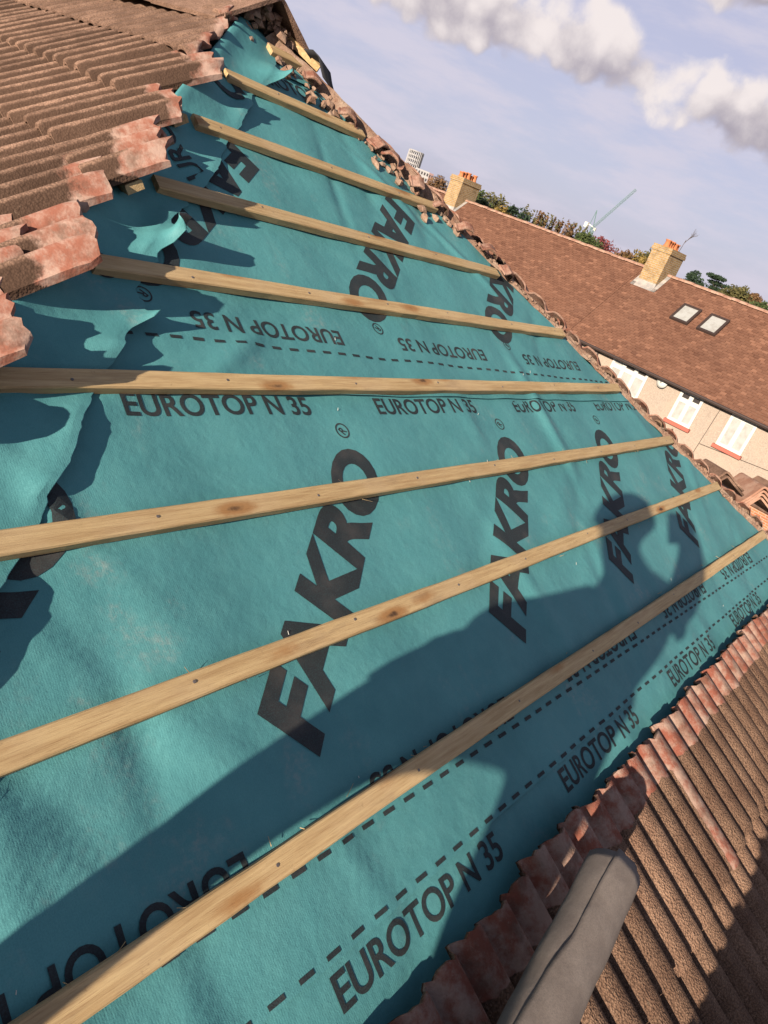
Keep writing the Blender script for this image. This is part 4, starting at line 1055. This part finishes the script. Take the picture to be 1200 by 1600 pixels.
# luffing tower crane
cr = thing('tower_crane', 'green luffing tower crane with its long jib raised above the trees', 'crane', tuple(dirv(63.95, 0) * 300))
dist = 300
def AE(az, el, dd=0.): return dirv(az, 0) * (dist + dd) + V(0, 0, CZ + dist * math.tan(R_(el)))
def lattice(m, p, q, w_, n, r):
    d = (q - p).normalized(); a = d.orthogonal().normalized(); b = d.cross(a); L = (q - p).length
    cs = [(a + b) * w_, (a - b) * w_, (-a - b) * w_, (b - a) * w_]
    for c in cs: m.tube(p + c, q + c, r, n=4)
    for k in range(n):
        x0, x1 = p + d * (L * k / n), p + d * (L * (k + 1) / n)
        for j in range(4): m.tube(x0 + cs[j], x1 + cs[(j + 1) % 4], r * .6, n=3, cap=False)
piv = AE(64.02, 1.84)
m = MB(); lattice(m, V(piv.x, piv.y, 0), piv, .55, 12, .14); m.build('mast', M['crane_green'], cr)
m = MB(); lattice(m, piv, AE(65.72, 5.03), .34, 26, .055); m.build('jib', M['crane_green'], cr)
m = MB(); tp = AE(63.78, 2.95); m.tube(piv, tp, .16, n=5); m.tube(AE(63.70, 1.9), tp, .12, n=5); m.tube(tp, AE(65.3, 4.3), .02, n=3); m.build('a_frame', M['crane_green'], cr)
m = MB(); p0, p1 = AE(63.55, 1.95), piv; m.tube(p0, p1, .25, n=4); m.abox(AE(63.5, 1.75) - V(.7, .7, .4), AE(63.5, 1.75) + V(.7, .7, 1.4)); m.build('counterweight', M['crane_white'], cr)
m = MB(); m.abox(AE(64.18, 1.72) - V(.4, .4, .5), AE(64.18, 1.72) + V(.4, .4, .6)); m.build('cab', M['crane_white'], cr)

# ------------------------------------------------------------------ the photographer, standing on the slope behind the lens (his shadow falls across the membrane)
LD = -TOSUN; SRT = LD.cross(V(0, 0, 1)).normalized(); SUP = SRT.cross(LD).normalized(); CAM = V(0, 0, CZ)
def S3(a, b, d): return CAM + SRT * a + SUP * b + LD * d
def onroof(s, t, o=0.): return F(s, t, o)
person = thing('person', 'photographer in a dark jacket crouching on the slope, holding up a phone', 'person', tuple(F(-.25, -.55)))
JO = {}
def J(n_, p, r, r2=None): JO[n_] = (p, r, r2 or r)
fl = onroof(-.36, -.215, .05); fr_ = onroof(-.05, -.93, .13)
D0 = -.40
J('pelvis', S3(-.01, -.61, D0), .20, .14); J('waist', S3(.03, -.49, D0), .20, .14); J('chest', S3(.09, -.37, D0 + .02), .185, .13); J('upper', S3(.04, -.27, D0 + .04), .12, .10); J('neck', S3(-.08, -.20, D0 + .06), .066); J('jaw', S3(-.13, -.14, D0 + .09), .080); J('head', S3(-.16, -.07, D0 + .08), .098); J('crown', S3(-.175, -.01, D0 + .06), .080)
J('shR', S3(.20, -.30, D0 + .04), .075); J('elR', S3(.215, -.26, D0 + .24), .085); J('foR', S3(.185, -.11, D0 + .30), .078); J('wrR', S3(.13, .0, D0 + .33), .055); J('palm', S3(.055, .02, D0 + .33), .045); J('peak', S3(-.06, .005, D0 + .16), .045)
J('shL', S3(-.06, -.34, D0 + .04), .070); J('elL', S3(-.20, -.455, D0 + .12), .085); J('wrL', S3(-.30, -.495, D0 + .26), .070)
J('hipL', S3(-.08, -.61, D0), .15); J('kneeL', S3(-.28, -.61, D0 + .20), .135); J('calfL', S3(-.39, -.80, D0 + .22), .075); J('ankL', fl + N * .03 - X * .02, .050); J('toeL', fl + X * .16 - U * .02, .040)
J('hipR', S3(.08, -.66, D0), .125); J('kneeR', S3(.09, -.92, D0 + .22), .095); J('ankR', fr_ + N * .03, .055); J('toeR', fr_ + X * .16 + U * .06, .040)
EDG = [('pelvis', 'waist'), ('waist', 'chest'), ('chest', 'upper'), ('upper', 'neck'), ('neck', 'jaw'), ('jaw', 'head'), ('head', 'crown'), ('upper', 'shR'), ('shR', 'elR'), ('elR', 'foR'), ('foR', 'wrR'), ('wrR', 'palm'), ('head', 'peak'), ('upper', 'shL'), ('shL', 'elL'), ('elL', 'wrL'), ('pelvis', 'hipL'), ('hipL', 'kneeL'), ('kneeL', 'calfL'), ('calfL', 'ankL'), ('ankL', 'toeL'), ('pelvis', 'hipR'), ('hipR', 'kneeR'), ('kneeR', 'ankR'), ('ankR', 'toeR')]
def skinned(name, joints, edges, root, mt, parent, sub=2):
    names = list(joints); org = ORG(parent); me = bpy.data.meshes.new(name)
    me.from_pydata([tuple(joints[q][0] - org) for q in names], [(names.index(a), names.index(b)) for a, b in edges], [])
    for q in (mt if isinstance(mt, (list, tuple)) else [mt]): me.materials.append(q)
    o = bpy.data.objects.new(name, me); col.objects.link(o); o.parent = parent
    sk = o.modifiers.new('skin', 'SKIN'); sk.use_smooth_shade = True
    lay = me.skin_vertices[0] if me.skin_vertices else None
    if lay is None:
        bpy.context.view_layer.objects.active = o; bpy.ops.mesh.customdata_skin_add(); lay = me.skin_vertices[0]
    for q, nme in enumerate(names):
        lay.data[q].radius = joints[nme][1:3]; lay.data[q].use_root = nme == root
    sb = o.modifiers.new('subd', 'SUBSURF'); sb.levels = sub; sb.render_levels = sub
    return o
skinned('body', JO, EDG, 'pelvis', M['cloth'], person)
m = MB(); hc = S3(-.17, -.03, D0 + .05); m.lathe((0, 0, 0), [(.001, .112), (.05, .10), (.09, .06), (.108, .0), (.10, -.05), (.09, -.07)], 16); m.v = [hc + q for q in m.v]; m.build('hair', M['hair'], person, smooth=True)
# hands holding the phone, five fingers each
def hand(wr, tgt, thumb_side, name):
    d = (tgt - wr).normalized(); sd_ = d.cross(thumb_side).normalized(); j = {}; e = []
    j['w'] = (wr, .03, .02); j['p'] = (wr + d * .05, .036, .018); e.append(('w', 'p'))
    for q in range(4):
        off = (q - 1.5) * .019; b = wr + d * .085 + sd_ * off; l = (.062, .072, .066, .05)[q]
        j['k%d' % q] = (b, .0095, .0095); j['m%d' % q] = (b + d * l * .5 + thumb_side * .012, .009, .009); j['t%d' % q] = (b + d * l * .75 + thumb_side * .035, .008, .008); e += [('p', 'k%d' % q), ('k%d' % q, 'm%d' % q), ('m%d' % q, 't%d' % q)]
    j['th'] = (wr + d * .045 - sd_ * .035 + thumb_side * .01, .012, .012); j['tt'] = (wr + d * .085 - sd_ * .045 + thumb_side * .035, .010, .010); e += [('p', 'th'), ('th', 'tt')]
    return skinned(name, j, e, 'p', M['skin'], person, 1)
ph = CAM - RZ * .030 + RX * .035 - RY * .0
hand(JO['wrR'][0], ph + RX * .05 - RZ * .03, RZ, 'hand'); hand(JO['wrL'][0], JO['wrL'][0] + SRT * -.09 - SUP * .08, -SUP, 'hand')
pt = thing('phone', 'black phone held up in front of the photographer', 'phone', tuple(ph))
m = MB(); m.box(ph, RX * .036, RY * .075, RZ * .004); m.build('case', M['phone'], pt)
m = MB(); m.box(ph - RZ * .0055, RX * .033, RY * .071, RZ * .001); m.build('screen', M['dark_glass'], pt)
for tgt_, nm2 in ((fl, 'L'), (fr_, 'R')):
    m = MB(); lump(m, tgt_ + X * .07 + N * .005, .085, 3, .55, (X * 1.4, U * .6, N)); m.build('boot', M['boot'], person, smooth=True)
